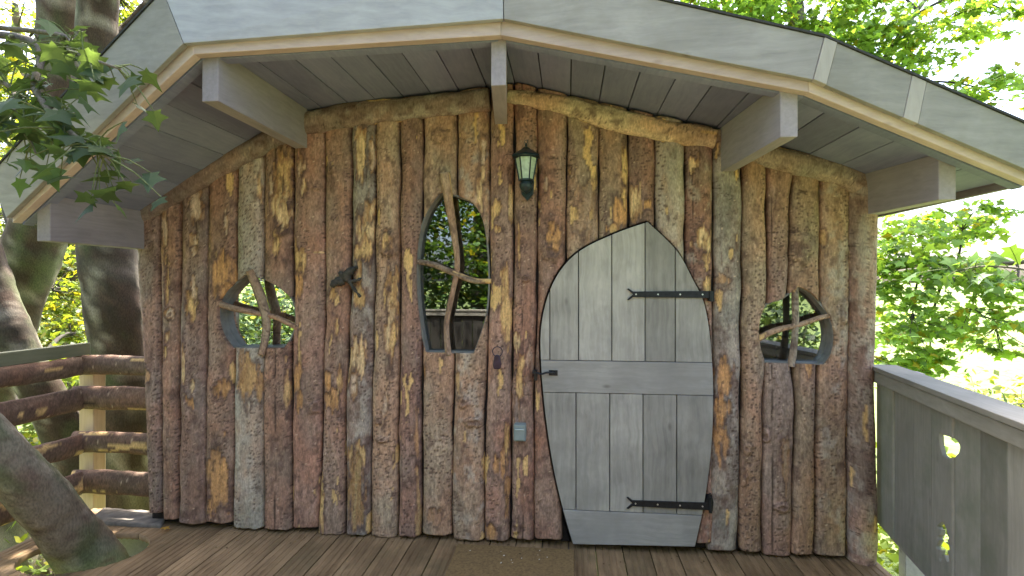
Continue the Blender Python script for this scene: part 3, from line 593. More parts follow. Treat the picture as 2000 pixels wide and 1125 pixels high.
# ------------------------------------------------------------------ the door
DR = empty('door', (.3, -.03, 0.0), parent=HOUSE)
def clip(poly, a, b, c):
    """keep a*x + b*z <= c"""
    out = []; n = len(poly)
    for i in range(n):
        p, q = poly[i], poly[(i + 1) % n]; dp, dq = a * p[0] + b * p[1] - c, a * q[0] + b * q[1] - c
        if dp <= 0: out.append(p)
        if (dp < 0 < dq) or (dq < 0 < dp):
            t = dp / (dp - dq); out.append((p[0] + t * (q[0] - p[0]), p[1] + t * (q[1] - p[1])))
    return out
DI = offset(DOOR, -.004)
def dpiece(x0, x1, z0, z1, name, mat, y0, y1, g=.0022, bev=.0025):
    p = DI
    if x0 is not None: p = clip(p, -1, 0, -(x0 + g))
    if x1 is not None: p = clip(p, 1, 0, x1 - g)
    if z0 is not None: p = clip(p, 0, -1, -(z0 + g))
    if z1 is not None: p = clip(p, 0, 1, z1 - g)
    if len(p) < 3: return
    pts = [p[0]]
    for a in p[1:]:
        if math.hypot(a[0] - pts[-1][0], a[1] - pts[-1][1]) > .002: pts.append(a)
    if math.hypot(pts[0][0] - pts[-1][0], pts[0][1] - pts[-1][1]) < .002: pts.pop()
    MB().prism(pts, y0, y1).build(name, mat, DR, bevel=bev)
YD = -.056
zr1, zr0, zbr = wz(1225, 706, YD), wz(1225, 769, YD), wz(1250, 1002, YD)
up = [wx(p, YD) for p in (1074, 1130, 1195, 1260, 1319)]; lo = [wx(p, YD) for p in (1125, 1191, 1256, 1322)]
ed = [None] + up + [None]
for k in range(6): dpiece(ed[k], ed[k + 1], zr1, None, 'plank', M_DOOR, YD + random.uniform(-.0012, .0012), -.018)
ed = [None] + lo + [None]
for k in range(5): dpiece(ed[k], ed[k + 1], zbr, zr0, 'plank', M_DOOR, YD + random.uniform(-.0012, .0012), -.018)
dpiece(None, None, zr0, zr1, 'cross_rail', M_DOORX, YD - .003, -.018, .0008)
dpiece(None, None, None, zbr, 'bottom_rail', M_DOORX, YD - .002, -.018, .0008)
MB().prism(offset(DOOR, .003), -.012, .0).build('back_board', M_BACK, DR)
def hinge(px0, px1, py, hh, plate):
    y0 = YD - .009; z = wz(1300, py, y0); xa, xb = wx(px0, y0), wx(px1, y0); h = hh / 2 / 372
    mb = MB(); mb.prism([(xa + .03, z - h * .8), (xa + .03, z + h * .8), (xb, z + h), (xb, z - h)], y0, YD - .001)
    mb.prism([(xa + .03, z + h * .8), (xa + .03, z), (xa, z + h * 1.5), (xa + .008, z + h * 1.7)], y0, YD - .001)
    mb.prism([(xa + .03, z), (xa + .03, z - h * .8), (xa + .008, z - h * 1.7), (xa, z - h * 1.5)], y0, YD - .001)
    if plate == 'pin':
        mb.tube([(xb + .006, y0 - .002, z + .018), (xb + .006, y0 - .002, z - .036)], .009, 10)
        mb.box(xb - .004, xb + .024, y0 + .002, -.03, z - .034, z + .016)
    else:
        mb.tube([(xb + .004, y0 - .002, z + .05), (xb + .004, y0 - .002, z - .03)], .009, 10)
        mb.prism([(xb - .01, z - .02), (xb - .02, z + .015), (xb - .006, z + .055), (xb + .012, z + .06), (xb + .02, z + .02), (xb + .016, z - .025)], y0 + .003, -.02)
    mb.build('hinge', M_BLACK, DR)
    for k in range(4):
        sx = xa + .045 + (xb - xa - .08) * k / 3.0
        MB().lathe([(.0005, -.002), (.0042, -.001), (.0042, .0012), (.0005, .002)], (0, 0, 0), 8)
        t = MB(); t.add([(sx + .0045 * math.cos(a), y0 - .0018 * (1 - j), z + .0045 * math.sin(a)) for j in (0, 1) for a in np.arange(8) * math.pi / 4],
              [tuple(range(8)), tuple(range(15, 7, -1))] + [(i, i + 8, (i + 1) % 8 + 8, (i + 1) % 8) for i in range(8)]); t.build('screw', M_SCREW, DR)
hinge(1225, 1386, 575, 13.5, 'pin'); hinge(1224, 1386, 986, 13.5, 'plate')
# hasp
y0 = YD - .006; zl = wz(1065, 728, y0)
mb = MB(); mb.box(wx(1072, y0), wx(1089, y0), y0, YD - .002, zl - .014, zl + .014)
mb.tube(resample([(wx(1047, y0), y0 - .01, zl + .002), (wx(1058, y0), y0 - .02, zl - .004), (wx(1068, y0), y0 - .018, zl + .004), (wx(1084, y0), y0 - .012, zl + .002)], 14), .0052, 8)
mb.tube([(wx(1080, y0), y0, zl), (wx(1080, y0), y0 - .028, zl)], .008, 10)
mb.build('hasp', M_BLACK, DR)
mb = MB(); xc = wx(1043, y0)
mb.tube([(xc, -.035, zl + .004), (xc, y0 - .014, zl + .004)], .0095, 10); mb.box(xc - .002, xc + .016, -.05, -.035, zl - .045, zl + .012)
mb.build('staple', M_BLACK, DR)

# ------------------------------------------------------------------ roof
ROOF = empty('roof', (-.4, .5, 2.45), parent=HOUSE)
def soffit_y0(x): return -over(x) + .045
for s in range(4):
    (xa, za, oa), (xb, zb, ob) = NODE[s], NODE[s + 1]; n = max(3, int(round(math.hypot(xb - xa, zb - za) / .165)))
    for k in range(n):
        t0, t1 = k / n, (k + 1) / n - .006 / math.hypot(xb - xa, zb - za)
        a = (xa + (xb - xa) * t0, za + (zb - za) * t0 + .035); b = (xa + (xb - xa) * t1, za + (zb - za) * t1 + .035); j = random.uniform(-.002, .002)
        ya, yb = soffit_y0(a[0]), soffit_y0(b[0])
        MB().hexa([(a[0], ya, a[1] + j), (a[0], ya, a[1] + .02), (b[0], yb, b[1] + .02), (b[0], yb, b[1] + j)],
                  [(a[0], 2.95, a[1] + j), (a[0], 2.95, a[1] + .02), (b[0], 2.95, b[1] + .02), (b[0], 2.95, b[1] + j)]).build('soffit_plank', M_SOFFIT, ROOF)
    # edge rafter behind the fascia
    MB().hexa([(xa, -oa, za), (xa, -oa, za + .16), (xb, -ob, zb + .16), (xb, -ob, zb)],
              [(xa, -oa + .043, za), (xa, -oa + .043, za + .16), (xb, -ob + .043, zb + .16), (xb, -ob + .043, zb)]).build('edge_rafter', M_TRIM, ROOF, bevel=.003)
    # darker inner rafter set back under the planks
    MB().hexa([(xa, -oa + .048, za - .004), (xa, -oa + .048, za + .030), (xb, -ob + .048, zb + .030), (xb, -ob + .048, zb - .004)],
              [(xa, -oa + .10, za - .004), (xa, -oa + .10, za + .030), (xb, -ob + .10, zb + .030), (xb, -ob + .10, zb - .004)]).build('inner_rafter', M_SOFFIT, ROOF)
# fascia: lower and upper corner of each joint (x, z), overhang
FB = [(-2.60, 1.705, .63), (-1.545, 2.368, .85), (-.27, 2.510, .63), (.925, 2.172, .72), (1.81, 1.812, .60)]
FT = [(-2.685, 1.905), (-1.635, 2.585), (-.27, 2.735), (.965, 2.330), (1.83, 1.975)]
def fascia(s, t0, t1, mat, proud=0.0, name='fascia_board'):
    def L(p, q, t): return tuple(p[i] + (q[i] - p[i]) * t for i in range(len(p)))
    b0, b1 = L(FB[s], FB[s + 1], t0), L(FB[s], FB[s + 1], t1); u0, u1 = L(FT[s], FT[s + 1], t0), L(FT[s], FT[s + 1], t1)
    y0, y1 = -b0[2] - .028 - proud, -b1[2] - .028 - proud
    return MB().hexa([(b0[0], y0, b0[1]), (u0[0], y0, u0[1]), (u1[0], y1, u1[1]), (b1[0], y1, b1[1])],
                     [(b0[0], -b0[2] - .001, b0[1]), (u0[0], -b0[2] - .001, u0[1]), (u1[0], -b1[2] - .001, u1[1]), (b1[0], -b1[2] - .001, b1[1])]).build(name, mat, ROOF, bevel=.002)
fascia(0, 0, .999, M_FASCIA); fascia(1, .001, .9985, M_FASCIA2); fascia(2, .0015, .999, M_FASCIA)
fascia(3, .0, .055, M_STRIP, .004, 'cover_strip'); fascia(3, .056, .39, M_FASCIA); fascia(3, .391, .455, M_STRIP, .0015, 'cover_strip'); fascia(3, .456, 1.0, M_FASCIA)
# covering of felt on top, its edge just over the fascia
for s in range(4):
    (xa, za), (xb, zb) = FT[s], FT[s + 1]; oa, ob = FB[s][2], FB[s + 1][2]
    MB().hexa([(xa, -oa - .034, za + .002), (xa, -oa - .034, za + .011), (xb, -ob - .034, zb + .011), (xb, -ob - .034, zb + .002)],
              [(xa, 3.0, za + .002), (xa, 3.0, za + .011), (xb, 3.0, zb + .011), (xb, 3.0, zb + .002)]).build('roof_felt', M_FELT, ROOF)
for (i, s) in ((0, -1), (4, 1)):
    x, z, o = NODE[i]; xt, zt = FT[i]
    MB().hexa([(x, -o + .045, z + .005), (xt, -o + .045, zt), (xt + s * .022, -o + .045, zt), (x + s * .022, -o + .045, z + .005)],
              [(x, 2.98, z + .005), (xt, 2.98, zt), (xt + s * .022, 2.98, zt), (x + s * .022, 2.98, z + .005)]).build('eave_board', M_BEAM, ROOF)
# purlins
for (xf, xb, zt_, zb_, o, wd) in ((-2.47, -2.47, 1.792, 1.600, .60, .07), (-1.485, -1.489, 2.37, 2.158, .80, .072), (-.300, -.365, 2.482, 2.258, .585, .066), (.866, .812, 2.165, 1.976, .675, .066), (1.545, 1.502, 1.915, 1.742, .52, .066)):
    def R(x): return x - wd / 2, x + wd / 2
    (a0, a1), (b0, b1) = R(xf), R(xb)
    def top(x): return min(prof(x) + .034, zt_ + 1)
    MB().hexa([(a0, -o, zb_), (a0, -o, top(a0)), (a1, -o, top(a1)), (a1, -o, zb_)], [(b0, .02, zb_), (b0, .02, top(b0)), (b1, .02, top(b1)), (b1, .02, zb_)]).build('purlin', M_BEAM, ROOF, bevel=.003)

# trim logs along the top of the wall
def trim_log(pts, rpx, seed, base, **kw):
    P = resample([un(px, py - 5, -.055) for px, py in pts], 150)
    r = np.interp(np.linspace(0, 1, 150), np.linspace(0, 1, len(rpx)), rpx) / 2 / 345
    V, F, S, T = tube(P, r, 26, .13, seed)
    V[:, 1] = -.028 + (V[:, 1] + .055) * .62
    pt = kw.pop('patches', [])
    c, D = bark_colour(T * .045, S, seed, base, patches=pt, **kw)
    mk('trim_log', V, F, M_BARK, ROOF, cols=c, smooth=True)
trim_log([(270, 422), (340, 380), (440, 320), (560, 258)], [36, 42, 44, 44], 4001, np.array([.19, .155, .14]), dotty=0, blotch=.15, peel=.0)
trim_log([(592, 243), (700, 225), (820, 212), (955, 196)], [44, 48, 42, 44], 4002, np.array([.20, .155, .13]), dotty=0, blotch=.4, peel=.45, grey=.1)
trim_log([(990, 190), (1090, 205), (1200, 236), (1300, 258), (1400, 274)], [24, 34, 42, 40, 36], 4003, np.array([.44, .345, .235]), dotty=.1, blotch=.35, peel=.3)
trim_log([(1470, 300), (1560, 322), (1640, 342), (1700, 372)], [36, 44, 40, 36], 4004, np.array([.26, .21, .175]), dotty=.1, blotch=.3, peel=.1)

# ------------------------------------------------------------------ lantern, switch box, tag
LX, LY = wx(1028, -.12), -.135; LZ = wz(1028, 356, -.13)
LN = empty('wall_lantern', (LX, -.05, LZ - .06), 'black hexagonal wall lantern with pale panes on the logs beside the door', 'lantern')
mb = MB(); mb.lathe([(.004, .185), (.014, .178), (.03, .165), (.055, .150), (.076, .136), (.080, .128), (.062, .126), (.004, .126)], (LX, LY, LZ - .0), 6, math.pi / 6)
mb.lathe([(.003, .19), (.008, .196), (.004, .204), (.0015, .208)], (LX, LY, LZ - .006), 10)
a = np.linspace(0, 2 * math.pi, 13); mb.tube(np.stack([LX + .008 * np.cos(a), np.full(13, LY), LZ + .208 + .009 * np.sin(a)], 1), .0017, 6)
mb.build('cap', M_LANT, LN)
mb = MB(); mb.lathe([(.0335, .012), (.0535, .124), (.002, .125), (.002, .012)][:2], (LX, LY, LZ), 6, 0)
mb.build('pane', M_LGLASS, LN)
mb = MB()
for k in range(6):
    t = k * math.pi / 3; mb.tube([(LX + .036 * math.cos(t), LY + .036 * math.sin(t), LZ + .008), (LX + .057 * math.cos(t), LY + .057 * math.sin(t), LZ + .128)], .0036, 6)
mb.lathe([(.002, -.0), (.030, .002), (.040, .006), (.040, .014), (.030, .016), (.002, .016)], (LX, LY, LZ), 6)
mb.lathe([(.058, .122), (.061, .124), (.061, .130), (.058, .131)], (LX, LY, LZ), 6)
mb.build('frame', M_LANT, LN)
mb = MB(); mb.lathe([(.002, -.062), (.010, -.054), (.024, -.044), (.034, -.028), (.036, -.014), (.030, .0), (.002, .002)], (LX, LY, LZ), 14)
mb.tube(resample([(LX, LY, LZ - .03), (LX, LY + .05, LZ - .035), (LX, -.03, LZ - .02)], 8), .011, 10)
mb.prism([(LX - .03, LZ - .05), (LX - .036, LZ + .02), (LX - .02, LZ + .05), (LX + .02, LZ + .05), (LX + .036, LZ + .02), (LX + .03, LZ - .05), (LX, LZ - .085)], -.066, -.03)
mb.build('bracket', M_LANT, LN, smooth=False)
bx, bz = wx(1015, -.085), wz(1015, 845, -.085)
SB = empty('switch_box', (bx, -.06, bz), 'small grey weatherproof switch box on a log beside the door', 'switch')
MB().box(bx - .032, bx + .032, -.092, -.040, bz - .045, bz + .043).build('box', M_BOX, SB, bevel=.006)
MB().box(bx - .028, bx + .028, -.0985, -.093, bz - .038, bz + .024).build('lid', M_BOX, SB, bevel=.004)
MB().box(bx - .024, bx + .024, -.103, -.097, bz + .017, bz + .022).build('lid_handle', M_BOXL, SB, bevel=.001)
tx, tz = wx(971, -.075), wz(971, 708, -.075)
TG = empty('hanging_tag', (tx, -.07, tz), 'small dark metal tag hanging on a ring from a log below the tall window', 'tag')
MB().prism([(tx - .02, tz - .036), (tx - .024, tz - .015), (tx - .016, tz + .034), (tx - .004, tz + .042), (tx + .012, tz + .036), (tx + .022, tz - .008), (tx + .016, tz - .036)], -.076, -.058).build('plate', M_PURPLE, TG, bevel=.006)
a = np.linspace(0, 2 * math.pi, 25); MB().tube(np.stack([tx + .026 * np.cos(a), np.full(25, -.063), tz + .056 + .026 * np.sin(a)], 1), .0026, 6).build('ring', M_PURPLE, TG, smooth=True)

# ------------------------------------------------------------------ deck
DECK = empty('deck', (-.7, -1.9, 0), kind='structure')
HC = (-2.50, -.35); hole = [(HC[0] + .285 * math.cos(t), HC[1] + .215 * math.sin(t) + .04 * math.cos(t)) for t in np.arange(40) * math.pi / 20]
x = -2.945; k = 0
while x < 1.54:
    x1 = min(x + .134, 1.55); y1 = .16 if x < -2.44 else .082; z = random.uniform(-.0016, .0016)
    if x1 < HC[0] - .29 or x > HC[0] + .29:
        wd = x1 - x; pf = [(0, -.028), (0, z)]
        for g in (.26, .5, .74): pf += [(g * wd - .007, z), (g * wd - .003, z - .0035), (g * wd + .003, z - .0035), (g * wd + .007, z)]
        pf += [(wd, z), (wd, -.028)]; nb = len(pf)
        MB().add([(x + a, y, b) for y in (-4.3, y1) for a, b in pf], [tuple(range(nb)), tuple(range(2 * nb - 1, nb - 1, -1))] + [(i, i + nb, (i + 1) % nb + nb, (i + 1) % nb) for i in range(nb)]).build('deck_board', M_DECK, DECK)
    else:
        gx = np.linspace(x, x1, 45); gy = np.concatenate([[-4.3, -2.0], np.linspace(-.75, .05, 66), [y1]])
        Xg, Yg = np.meshgrid(gx, gy); Xg, Yg, q = grid_cut(Xg, Yg, [hole])
        ZZ = z - .0035 * sum(ss(.007, .003, np.abs(Xg - x - g * (x1 - x))) for g in (.26, .5, .74)); V = np.stack([Xg, Yg, ZZ], -1).reshape(-1, 3); V2, src, Q = skirt(V, q[:, ::-1], lambda P: P - np.array([0, 0, .03]))
        V = np.concatenate([V, V2]); F = np.concatenate([q[:, ::-1], Q]); used = np.unique(F); mp = np.full(len(V), -1); mp[used] = np.arange(len(used))
        mk('deck_board', V[used], mp[F], M_DECK, DECK)
    x = x1 + .0065; k += 1
for y in (-4.2, -3.0, -1.75, -.85, .0):
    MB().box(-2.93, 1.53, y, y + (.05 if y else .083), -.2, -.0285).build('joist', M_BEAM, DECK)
sl = [un(px, py, 0) for px, py in ()]
# doormat
DM = MB(); a = [(-.585, -.075), (-.585, -.66), (.03, -.66), (.03, -.075)]
DM.hexa([(a[0][0], a[0][1], .002), (a[1][0], a[1][1], .002), (a[2][0], a[2][1], .002), (a[3][0], a[3][1], .002)], [(p[0], p[1], .013) for p in a])
tag(DM.build('doormat', M_MAT, bevel=.004), 'flat brown doormat lying on the deck at the foot of the logs beside the door', 'doormat')
# slate slab in the corner
gx = np.linspace(-2.80, -2.34, 30); gy = np.linspace(-.055, .12, 14); Xg, Yg = np.meshgrid(gx, gy)
Xg = Xg + (Yg - .0) * -.35 + .012 * (fbm(Yg * 30, Xg * 8, 71, 3) - .5); Yg = Yg + .02 * (fbm(Xg * 12, Yg * 4, 73, 3) - .5)
Zg = .016 + .010 * fbm(Xg * 25, Yg * 25, 77, 4); nr, nc = Xg.shape; idx = np.arange(nr * nc).reshape(nr, nc)
q = np.stack([idx[:-1, :-1], idx[:-1, 1:], idx[1:, 1:], idx[1:, :-1]], -1).reshape(-1, 4)
V = np.stack([Xg, Yg, Zg], -1).reshape(-1, 3)
def flo(P):
    P = P.copy(); P[:, 2] = .0005; return P
V2, src, Q = skirt(V, q, flo)
tag(mk('slate_slab', np.concatenate([V, V2]), np.concatenate([q, Q]), M_SLATE), 'grey slate slab lying on the deck under the log railing', 'slate slab')

# ------------------------------------------------------------------ log railing, left corner
RL = empty('log_railing', (-2.98, .12, 0), 'railing of bark-covered half logs on a pale post at the deck corner', 'railing')
def rail(p, q, z0, z1, seed, base, thick=.032, **kw):
    P = resample([np.array([p[0], p[1], (z0 + z1) / 2]), np.array([(p[0] + q[0]) / 2, (p[1] + q[1]) / 2, (z0 + z1) / 2 + .008]), np.array([q[0], q[1], (z0 + z1) / 2])], 120)
    V, F, S, T = tube(P, (z1 - z0) / 2, 22, .10, seed)
    d = np.array([-(q[1] - p[1]), q[0] - p[0], 0.0]); d /= np.linalg.norm(d)
    ctr = np.repeat(P, 22, 0); off = ((V - ctr) @ d); V = V - d * (off * (1 - thick / ((z1 - z0) / 2)))[:, None]
    c, D = bark_colour(T * .05, S, seed, base, **kw)
    return mk('half_log_rail', V, F, M_BARK, RL, cols=c, smooth=True)
CX, CYR = -2.985, .13
for i, (z0, z1, b_) in enumerate(((.835, .955, BROWN * .6), (.62, .765, BROWN * .6), (.352, .485, BROWN * .55), (.10, .25, BROWN * .5))):
    rail((CX - .06, CYR), (-2.40, CYR - .02), z0, z1, 5000 + i * 7, b_, dotty=.2, blotch=.6, peel=.5 if i in (1, 2) else .1)
    rail((CX, CYR - .02), (CX - .06, -1.25), z0 + .0, z1 - .005, 5100 + i * 7, BROWN * .5, dotty=.2, blotch=.6, peel=.12)
MB().box(CX - .08, CX + .02, CYR + .05, CYR + .14, -.3, .94).build('post', M_RAW, RL, bevel=.004)
MB().box(CX - .16, CX - .06, -.62, -.53, -.3, .99).build('post', M_RAW, RL, bevel=.004)
MB().hexa([(CX - .045, CYR + .05, .955), (CX - .045, CYR + .05, 1.03), (CX + .0, CYR + .05, 1.03), (CX + .0, CYR + .05, .955)],
          [(CX - .1, -1.3, .955), (CX - .1, -1.3, 1.03), (CX - .055, -1.3, 1.03), (CX - .055, -1.3, .955)]).build('top_rail', M_GREENRAIL, RL, bevel=.004)

# ------------------------------------------------------------------ board fences
def board_fence(p, q, label, z0, z1, bw, cuts=(), gap=.005, capw=.11, nposts=3, parent_name='board_fence', bmat=None):
    bmat = bmat or M_FENCE
    p, q = np.array(p, float), np.array(q, float); L = np.linalg.norm(q - p); d = (q - p) / L; nn = np.array([d[1], -d[0]])
    fe = empty(parent_name, (*(p + q) / 2, 0), label, 'fence')
    def W(u, off, z): return (p[0] + d[0] * u + nn[0] * off, p[1] + d[1] * u + nn[1] * off, z)
    u = 0.0; k = 0
    while u < L - .02:
        wd = bw[k % len(bw)]; u1 = min(u + wd, L); j = (.004, -.003, .001)[k % 3]; lap = 0
        cc = [c for c in cuts if min(a[0] for a in c) < u1 and max(a[0] for a in c) > u]
        if cc:
            U, Z = np.meshgrid(np.linspace(u + gap / 2 - lap, u1 - gap / 2 + lap, 32), np.linspace(z0, z1, 150)); U, Z, qd = grid_cut(U, Z, cc)
            V = np.array([W(a, j, b) for a, b in zip(U.ravel(), Z.ravel())]); V2, src, Q = skirt(V, qd, lambda P: P + np.array([nn[0], nn[1], 0]) * -.016)
            V = np.concatenate([V, V2]); F = np.concatenate([qd, Q]); us = np.unique(F); mp = np.full(len(V), -1); mp[us] = np.arange(len(us)); mk('board', V[us], mp[F], bmat, fe)
        else:
            MB().hexa([W(a_, j, z_) for a_, z_ in ((u + gap / 2 - lap, z0), (u + gap / 2 - lap, z1), (u1 - gap / 2 + lap, z1), (u1 - gap / 2 + lap, z0))],
                      [W(a_, j - .018, z_) for a_, z_ in ((u + gap / 2 - lap, z0), (u + gap / 2 - lap, z1), (u1 - gap / 2 + lap, z1), (u1 - gap / 2 + lap, z0))]).build('board', bmat, fe, bevel=.004)
        u = u1; k += 1
    def barr(u0, u1, o0, o1, za, zb, name, mat):
        MB().hexa([W(u0, o0, za), W(u0, o0, zb), W(u1, o0, zb), W(u1, o0, za)], [W(u0, o1, za), W(u0, o1, zb), W(u1, o1, zb), W(u1, o1, za)]).build(name, mat, fe, bevel=.003)
    barr(0, L, .012, .034, z1 - .06, z1 - .004, 'top_rail', M_CAP)
    barr(-.01, L, .045, -.09, z1 + .0, z1 + .022, 'cap_rail', M_CAP)
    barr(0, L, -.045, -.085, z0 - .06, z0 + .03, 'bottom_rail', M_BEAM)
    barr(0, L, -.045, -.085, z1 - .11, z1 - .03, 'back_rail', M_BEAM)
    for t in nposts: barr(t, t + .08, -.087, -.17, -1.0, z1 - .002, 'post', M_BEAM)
    return fe, W
# right fence: starts at the corner log and runs out beside the camera, slightly inwards
FP, FD = np.array([1.566, .02]), np.array([-.165, -1.0]); FD = FD / np.linalg.norm(FD)
def onf(px, py):
    """u, z of a pixel on the fence plane"""
    d = FW + (px - 1000) / FPX * RT; Nn = np.array([-FD[1], FD[0]]); t = ((FP - CAM[:2]) @ Nn) / (d[:2] @ Nn); P = CAM[:2] + d[:2] * t
    return ((P - FP) @ FD, CAM[2] - (py - 556) / FPX * t)
leafhole = [onf(*p) for p in ((1836, 843), (1846, 850), (1857, 853), (1868, 860), (1874, 872), (1871, 885), (1862, 894), (1852, 896), (1843, 889), (1838, 872))]
fig = [onf(*p) for p in ((1842, 1018), (1847, 1024), (1851, 1034), (1853, 1045), (1858, 1053), (1853, 1054), (1855, 1064), (1858, 1074), (1853, 1075), (1855, 1085), (1857, 1099), (1851, 1097), (1847, 1084), (1843, 1084), (1841, 1097), (1836, 1096), (1840, 1074), (1827, 1072), (1837, 1055), (1828, 1051), (1839, 1045), (1840, 1034), (1829, 1031))]
board_fence(FP, FP + FD * 4.0, 'grey board fence with leaf and figure cut-outs beside the corner log', .185, .965, [.20, .205, .165, .165, .17, .155], cuts=[leafhole, fig], nposts=(.02, 1.25, 2.5, 3.8))
lx = lambda t, s: [(t + s * a, .72 + s * b) for a, b in ((0, -.08), (.05, -.03), (.055, .03), (.0, .09), (-.05, .03), (-.045, -.04))]
board_fence((FP + FD * 4.05), (-3.05, -4.1), 'grey board fence across the front of the deck facing the log wall', .12, 1.04, [.14, .15, .145], cuts=[lx(1.72, 1.0)], gap=.007, nposts=(.1, 1.5, 2.8, 3.8), bmat=M_FSHADE)

# ------------------------------------------------------------------ ground
n = 90; g = np.linspace(-1, 1, n); g = np.sign(g) * np.abs(g) ** 2.4 * 400
Xg, Yg = np.meshgrid(g, g); R_ = np.hypot(Xg, Yg)
Zg = -2.1 + .35 * (fbm(Xg * .15 + 50, Yg * .15 + 50, 61, 3) - .5) - .9 * ss(3, 30, Xg) + 5.0 * ss(40, 260, R_) 
idx = np.arange(n * n).reshape(n, n); q = np.stack([idx[:-1, :-1], idx[:-1, 1:], idx[1:, 1:], idx[1:, :-1]], -1).reshape(-1, 4)
mk('ground', np.stack([Xg, Yg, Zg], -1).reshape(-1, 3), q, M_GROUND, smooth=True, kind='structure')

# ------------------------------------------------------------------ trees
MAPLE = np.array([(0, 0), (.30, -.10), (.24, .12), (.55, .30), (.28, .45), (.18, .56), (0, 1.0), (-.18, .56), (-.28, .45), (-.55, .30), (-.24, .12), (-.30, -.10)])
def leaf_shape(kind):
    if kind == 'maple':
        o = MAPLE; V = np.concatenate([[(0, .36)], o]); n = len(o); F = np.array([(0, 1 + i, 1 + (i + 1) % n) for i in range(n)])
    else:
        o = np.array([(0, 0), (.32, .4), (0, 1.0), (-.32, .4)]); V = o; F = np.array([(0, 1, 2), (0, 2, 3)])
    z = -.22 * np.abs(V[:, 0]) - .16 * V[:, 1] ** 2
    return np.stack([V[:, 0], V[:, 1], z], 1), F
def leaves(C, size, kind, rng, tilt=.75, cols=None):
    """leaf meshes at the points C; returns V, F, colours"""
    LV, LF = leaf_shape(kind); n = len(C)
    nrm = np.stack([rng.normal(0, tilt, n), rng.normal(-.1, tilt, n), np.ones(n)], 1); nrm /= np.linalg.norm(nrm, axis=1)[:, None]
    a = rng.uniform(0, 2 * math.pi, n); d = np.stack([np.cos(a), np.sin(a), -.35 + 0 * a], 1)
    d -= nrm * np.sum(d * nrm, 1)[:, None]; d /= np.linalg.norm(d, axis=1)[:, None]; s = np.cross(d, nrm)
    sz = size * rng.uniform(.6, 1.2, n)
    V = C[:, None, :] + sz[:, None, None] * (LV[None, :, :1] * s[:, None, :] + LV[None, :, 1:2] * d[:, None, :] + LV[None, :, 2:] * nrm[:, None, :])
    F = LF[None] + (np.arange(n) * len(LV))[:, None, None]
    return V.reshape(-1, 3), F.reshape(-1, 3), np.repeat(cols, len(LV), 0)
GREEN = np.array([.060, .115, .032]); LIME = np.array([.105, .150, .030]); DEEP = np.array([.050, .085, .045])
def leaf_cols(n, rng, base, yellow=.05, var=.3):
    c = base * (1 + var * rng.normal(0, 1, (n, 1)).clip(-1.5, 1.8)); m = rng.uniform(0, 1, n) < yellow
    c[m] = np.array([.23, .22, .03]) * rng.uniform(.7, 1.2, (m.sum(), 1)); return c.clip(.01, .6)
def trunk_mesh(name, P, R, seed, base, parent, moss=.5, n=20, m=90):
    P = resample(P, m); R = np.interp(np.linspace(0, 1, m), np.linspace(0, 1, len(R)), R)
    V, F, S, T = tube(P, R, n, .10, seed)
    c, D = bark_colour(np.cos(T) * .12 + np.sin(T) * .07, S * .6, seed, base, dotty=.0, blotch=.35, grey=.2, peel=0, scuff=0)
    g = fbm(T * .9, S * 3.5, seed + 7, 4); c = mixc(c, np.array([.085, .10, .045]), ss(.62 - .35 * moss, .8 - .35 * moss, g) * .75)
    return mk(name, V, F, M_TRUNK, parent, cols=c, smooth=True)
def tree(name, label, cat, base_pt, stems, clusters, rng, size=.11, kind='maple', colour=GREEN, yellow=.05, bark=GREY * .3, group=None, moss=.4, tilt=.75, twigs=True, hub=None):
    """stems: list of (points, radii); clusters: (centre, radii xyz, count)"""
    root = empty(name, base_pt, label, cat, group)
    for i, (P, R) in enumerate(stems): trunk_mesh('trunk', P, R, 7000 + int(rng.integers(900)), bark, root, moss)
    allP = np.concatenate([resample(P, 40) for P, R in stems]); C = []
    br = MB()
    for (c, r, cnt) in clusters:
        c = np.array(c, float); r = np.array(r, float)
        x = rng.normal(0, 1, (cnt, 3)); x /= np.linalg.norm(x, axis=1)[:, None]; x *= rng.uniform(0, 1, (cnt, 1)) ** .45
        # leaves gather on flat sprays
        ns = max(3, cnt // 28); sp = rng.normal(0, .5, (ns, 3)).clip(-1, 1); k = rng.integers(0, ns, cnt)
        x = np.where(rng.uniform(0, 1, (cnt, 1)) < .72, sp[k] + x * np.array([.36, .36, .12]), x * .95)
        C.append(c + x * r)
        if twigs:
            j = np.argmin(np.linalg.norm(allP - (c + np.array([0, 0, -.6])), axis=1)); s = allP[j] if hub is None else np.array(hub); L = np.linalg.norm(c - s)
            mid = (s + c) / 2 + np.array([0, 0, .10 * L]) + rng.normal(0, .05 * L, 3)
            br.tube(resample([s, mid, c], 12), np.linspace(.012 + .008 * L, .006, 12), 6)
            for q_ in sp[:10]:
                e = c + q_ * r; br.tube(resample([c * .7 + mid * .3, (c + e) / 2 + np.array([0, 0, .04]), e], 6), np.linspace(.007, .0025, 6), 4)
    if br.V:
        V = np.array(br.V); col = np.broadcast_to(bark * .55, (len(V), 3)); mk('branches', V, br.F, M_TRUNK, root, cols=col, smooth=True, kind='stuff')
    C = np.concatenate(C); V, F, cc = leaves(C, size, kind, rng, tilt, leaf_cols(len(C), rng, colour, yellow))
    mk('crown', V, F, M_LEAF, root, cols=cc, kind='stuff')
    return root
rng = np.random.default_rng(21)
def cl(px, py, rx, ry, depth, cnt, rd=.6): # cluster measured in pixels at a given distance
    k = depth / FPX; return (at(px, py, depth), (rx * k, rd, ry * k), cnt)
GZ = -2.2
